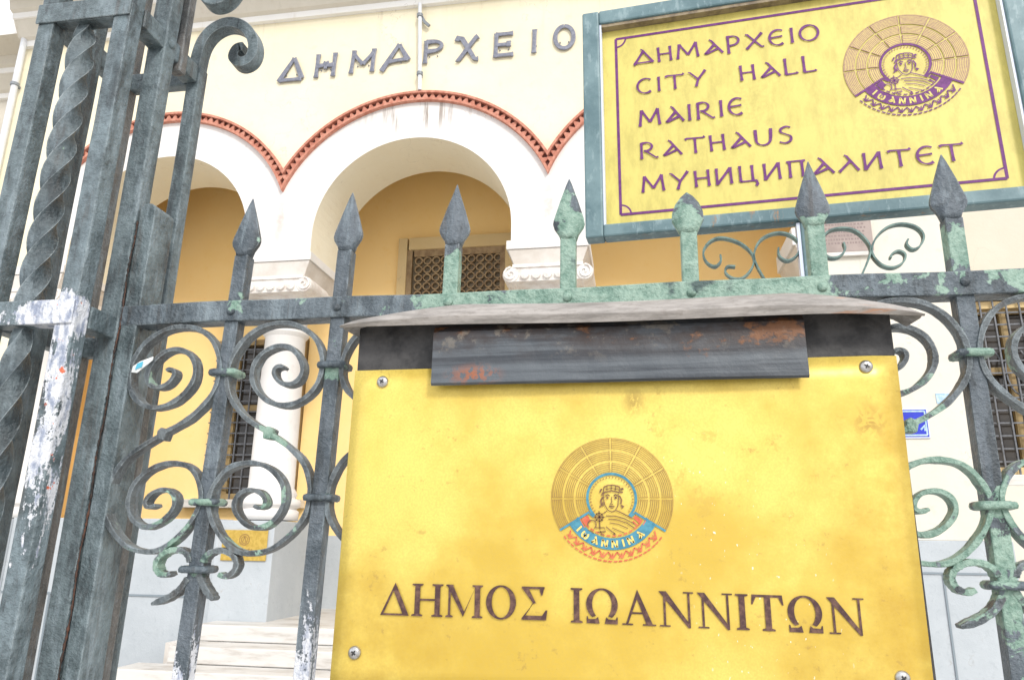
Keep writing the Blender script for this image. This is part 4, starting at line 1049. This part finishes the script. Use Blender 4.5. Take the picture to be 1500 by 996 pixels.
for x, z in ((-.2945, 1.7825), (.2495, 1.787), (-.308, 1.4815), (.2495, 1.4775)):
    s_ = MB(); s_.lathe([(.0001, -.0042), (.004, -.004), (.0062, -.003), (.0072, -.001), (.0074, .001)], (x, PY, z), M['steel'], 24, 'y')
    sc_ = qp(s_, 'screw', smooth=True)
    s_ = MB(); a = random.uniform(0, 1.5)
    for q in (0, pi / 2):
        dx, dz = .0028 * cos(a + q), .0028 * sin(a + q)
        s_.ribbon([(x - dx, z - dz), (x + dx, z + dz)], lambda d, t: .0009, PY - .0044 - .00005 * q, None, M['hole'])
    s_.build('slot', sc_)
# rusty flap: a bent sheet
mb = MB()
prof = [(-.027, 1.850), (-.040, 1.846), (-.0465, 1.838), (-.0475, 1.80), (-.049, 1.776), (-.0465, 1.7735)]
nx = 30; rows = []
for y, z in prof:
    rows.append([(-.2305 + .418 * i / nx, y - .0008 * sin(i * .35) - .0003 * sin(i * 1.7 + z * 50), z) for i in range(nx + 1)])
b0 = len(mb.v)
for row in rows: mb.v += row
mb.idx(b0, [(j * (nx + 1) + i, j * (nx + 1) + i + 1, (j + 1) * (nx + 1) + i + 1, (j + 1) * (nx + 1) + i) for j in range(len(prof) - 1) for i in range(nx)], M['flap'])
o = qp(mb, 'flap'); md = o.modifiers.new('thick', 'SOLIDIFY'); md.thickness = .0018
# weathered cover strip along the top, lens shaped, curling forward
mb = MB(); n = 48; top = []; bot = []
rings = []
for k in range(n + 1):
    t_ = k / n; x = -.342 + (.648) * t_
    hgt = .004 + .027 * min(1, (t_ / .22)) ** .6 * min(1, ((1 - t_) / .2)) ** .55 * (1 - .12 * sin(t_ * pi))
    zb = 1.8435 - .0065 * t_ + .0015 * sin(t_ * 9) - (.0035 * max(0, t_ - .88) / .12)
    yf = -.060 + .003 * sin(t_ * 7)
    rings.append([(x, yf, zb), (x, yf - .004, zb + hgt * .35), (x, yf + .002, zb + hgt * .8), (x, yf + .012, zb + hgt), (x, -.004, zb + hgt + .003), (x, -.004, zb + hgt), (x, yf + .012, zb + hgt - .003), (x, yf + .003, zb + .003)])
mb.loft(rings, M['canopy']); qp(mb, 'cover_strip', smooth=False, bevel=.0008)

# ------------------------------------------------------------------ multilingual sign on its post
sg = tag(empty('town_sign', (.3, .2, 0), radians(-5)), 'yellow multilingual sign with purple lettering in a teal frame', 'sign')
FX0, FX1, FZ0, FZ1 = -.368, .298, 2.067, 2.488; IX0, IX1, IZ0, IZ1 = -.339, .268, 2.0885, 2.462
mb = MB(); fy0, fy1 = -.0, .030
mb.box(FX0, IX0, fy0, fy1, FZ0, FZ1, M['frame']); mb.box(IX1, FX1, fy0, fy1, FZ0, FZ1, M['frame'])
mb.box(IX0, IX1, fy0 + .0003, fy1 - .0003, IZ1, FZ1, M['frame']); mb.box(IX0, IX1, fy0 + .0003, fy1 - .0003, FZ0, IZ0, M['frame'])
mb.build('frame', sg, bevel=.003)
mb = MB(); li = .0035
mb.box(IX0 + .0003, IX0 + li, fy0 + .004, .0175, IZ0, IZ1, M['enamelwhite']); mb.box(IX1 - li, IX1 - .0003, fy0 + .004, .0175, IZ0, IZ1, M['enamelwhite']); mb.box(IX0 + li, IX1 - li, fy0 + .004, .0175, IZ1 - .006, IZ1 - .0003, M['framein'])
mb.build('frame_lining', sg)
SY = .018
mb = MB(); mb.box(IX0 + .0005, IX1 - .0005, SY, SY + .006, IZ0 + .0005, IZ1 - .0005, M['signyellow']); mb.build('panel', sg)
mb = MB(); yb = SY - .0008
bx0, bx1, bz0, bz1, bw = -.3125, .2375, 2.1095, 2.4385, .0022
for k, (a, b) in enumerate((((bx0, bz0), (bx0, bz1)), ((bx0, bz1), (bx1, bz1)), ((bx1, bz1), (bx1, bz0)), ((bx1, bz0), (bx0, bz0)))):
    mb.ribbon([a, b], lambda d, t: bw, yb - k * 4e-5, None, M['purple'])
for cx, cz, a0 in ((bx0, bz0, 0), (bx1, bz0, 90), (bx1, bz1, 180), (bx0, bz1, 270)):
    P_ = arc(cx, cz, .0165, .0165, a0, a0 + 90, 10)
    for k in range(10): mb.face([(cx, yb + 2e-4, cz), (P_[k][0], yb + 2e-4, P_[k][1]), (P_[k + 1][0], yb + 2e-4, P_[k + 1][1])], M['mauve'])
    mb.ribbon(P_, lambda d, t: .0014, yb + 1e-4, None, M['purple'])
mb.build('border', sg)
mb = MB()
for txt, x0, x1, z, cap in (('ΔHMAPXEIO', -.283, .0125, 2.381, .0285), ('CITY', -.280, -.165, 2.325, .0275), ('HALL', -.1145, .0015, 2.3235, .0285), ('MAIRIE', -.2785, -.1115, 2.2635, .030), ('RATHAUS', -.279, -.0435, 2.204, .0285), ('MYHИЦИПAЛИTET', -.278, .188, 2.144, .0285)):
    mb = MB(); text_unc(mb, txt, x0, x1, z, z, cap, SY - .0012, M['purple'], stroke=.14); mb.build('lettering', sg)
mb = MB(); emblem(mb, .1283, 2.3155, .0875, SY - .0011, (M['purple'], M['plum'], M['purple'], M['purple'], M['purple'], M['signyellow'], M['mauve']), nring=(7, 6, 5)); mb.build('emblem', sg)
mb = MB(); mb.box(-.0465, -.0300, .006, .030, 0, FZ0 - .002, M['frame']); mb.build('post', sg, bevel=.002)
mb = MB(); mb.box(-.0515, -.0468, .008, .026, .4, FZ0 - .002, M['enamelwhite']); mb.build('post_edge_strip', sg)
for P in ([(-0.1632, 2.0255), (-0.1629, 2.016), (-0.1719, 2.0074), (-0.1842, 2.0155), (-0.1884, 2.0324), (-0.1781, 2.0482), (-0.1607, 2.0537), (-0.1359, 2.0442), (-0.1202, 2.0287), (-0.115, 2.0142), (-0.1202, 1.9985), (-0.1335, 1.9858), (-0.148, 1.9869), (-0.1578, 1.9969), (-0.1543, 2.006), (-0.1426, 2.005)], [(-0.0789, 2.0296), (-0.0791, 2.0166), (-0.0684, 2.0079), (-0.055, 2.0145), (-0.0483, 2.0314), (-0.061, 2.0488), (-0.0811, 2.0541), (-0.1023, 2.0458), (-0.1132, 2.028), (-0.1139, 2.0118), (-0.1064, 1.9905), (-0.0987, 1.9739)], [(0.0112, 2.0295), (0.0129, 2.0189), (0.0041, 2.0084), (-0.0086, 2.0073), (-0.0176, 2.0171), (-0.0188, 2.0333), (-0.0087, 2.0484), (0.0076, 2.0528), (0.0269, 2.0486), (0.0402, 2.0345), (0.047, 2.0181), (0.044, 2.0049), (0.0361, 1.9877), (0.0264, 1.9686)], [(0.0975, 2.0268), (0.0947, 2.0191), (0.1013, 2.0109), (0.1111, 2.0144), (0.1185, 2.0293), (0.1109, 2.0444), (0.0929, 2.0516), (0.0734, 2.0486), (0.0573, 2.0352), (0.0485, 2.0179), (0.0494, 2.0044), (0.0593, 1.9902), (0.0739, 1.9855), (0.0871, 1.9923), (0.0911, 2.0043), (0.0824, 2.0104), (0.0731, 2.0054), (0.0718, 2.0002)]):
    mb = MB(); mb.ribbon(smoothpath(spline(P, 6), 2), lambda d, t: .00125, .010, .022, M['thin']); mb.build('bracket_scroll', sg)
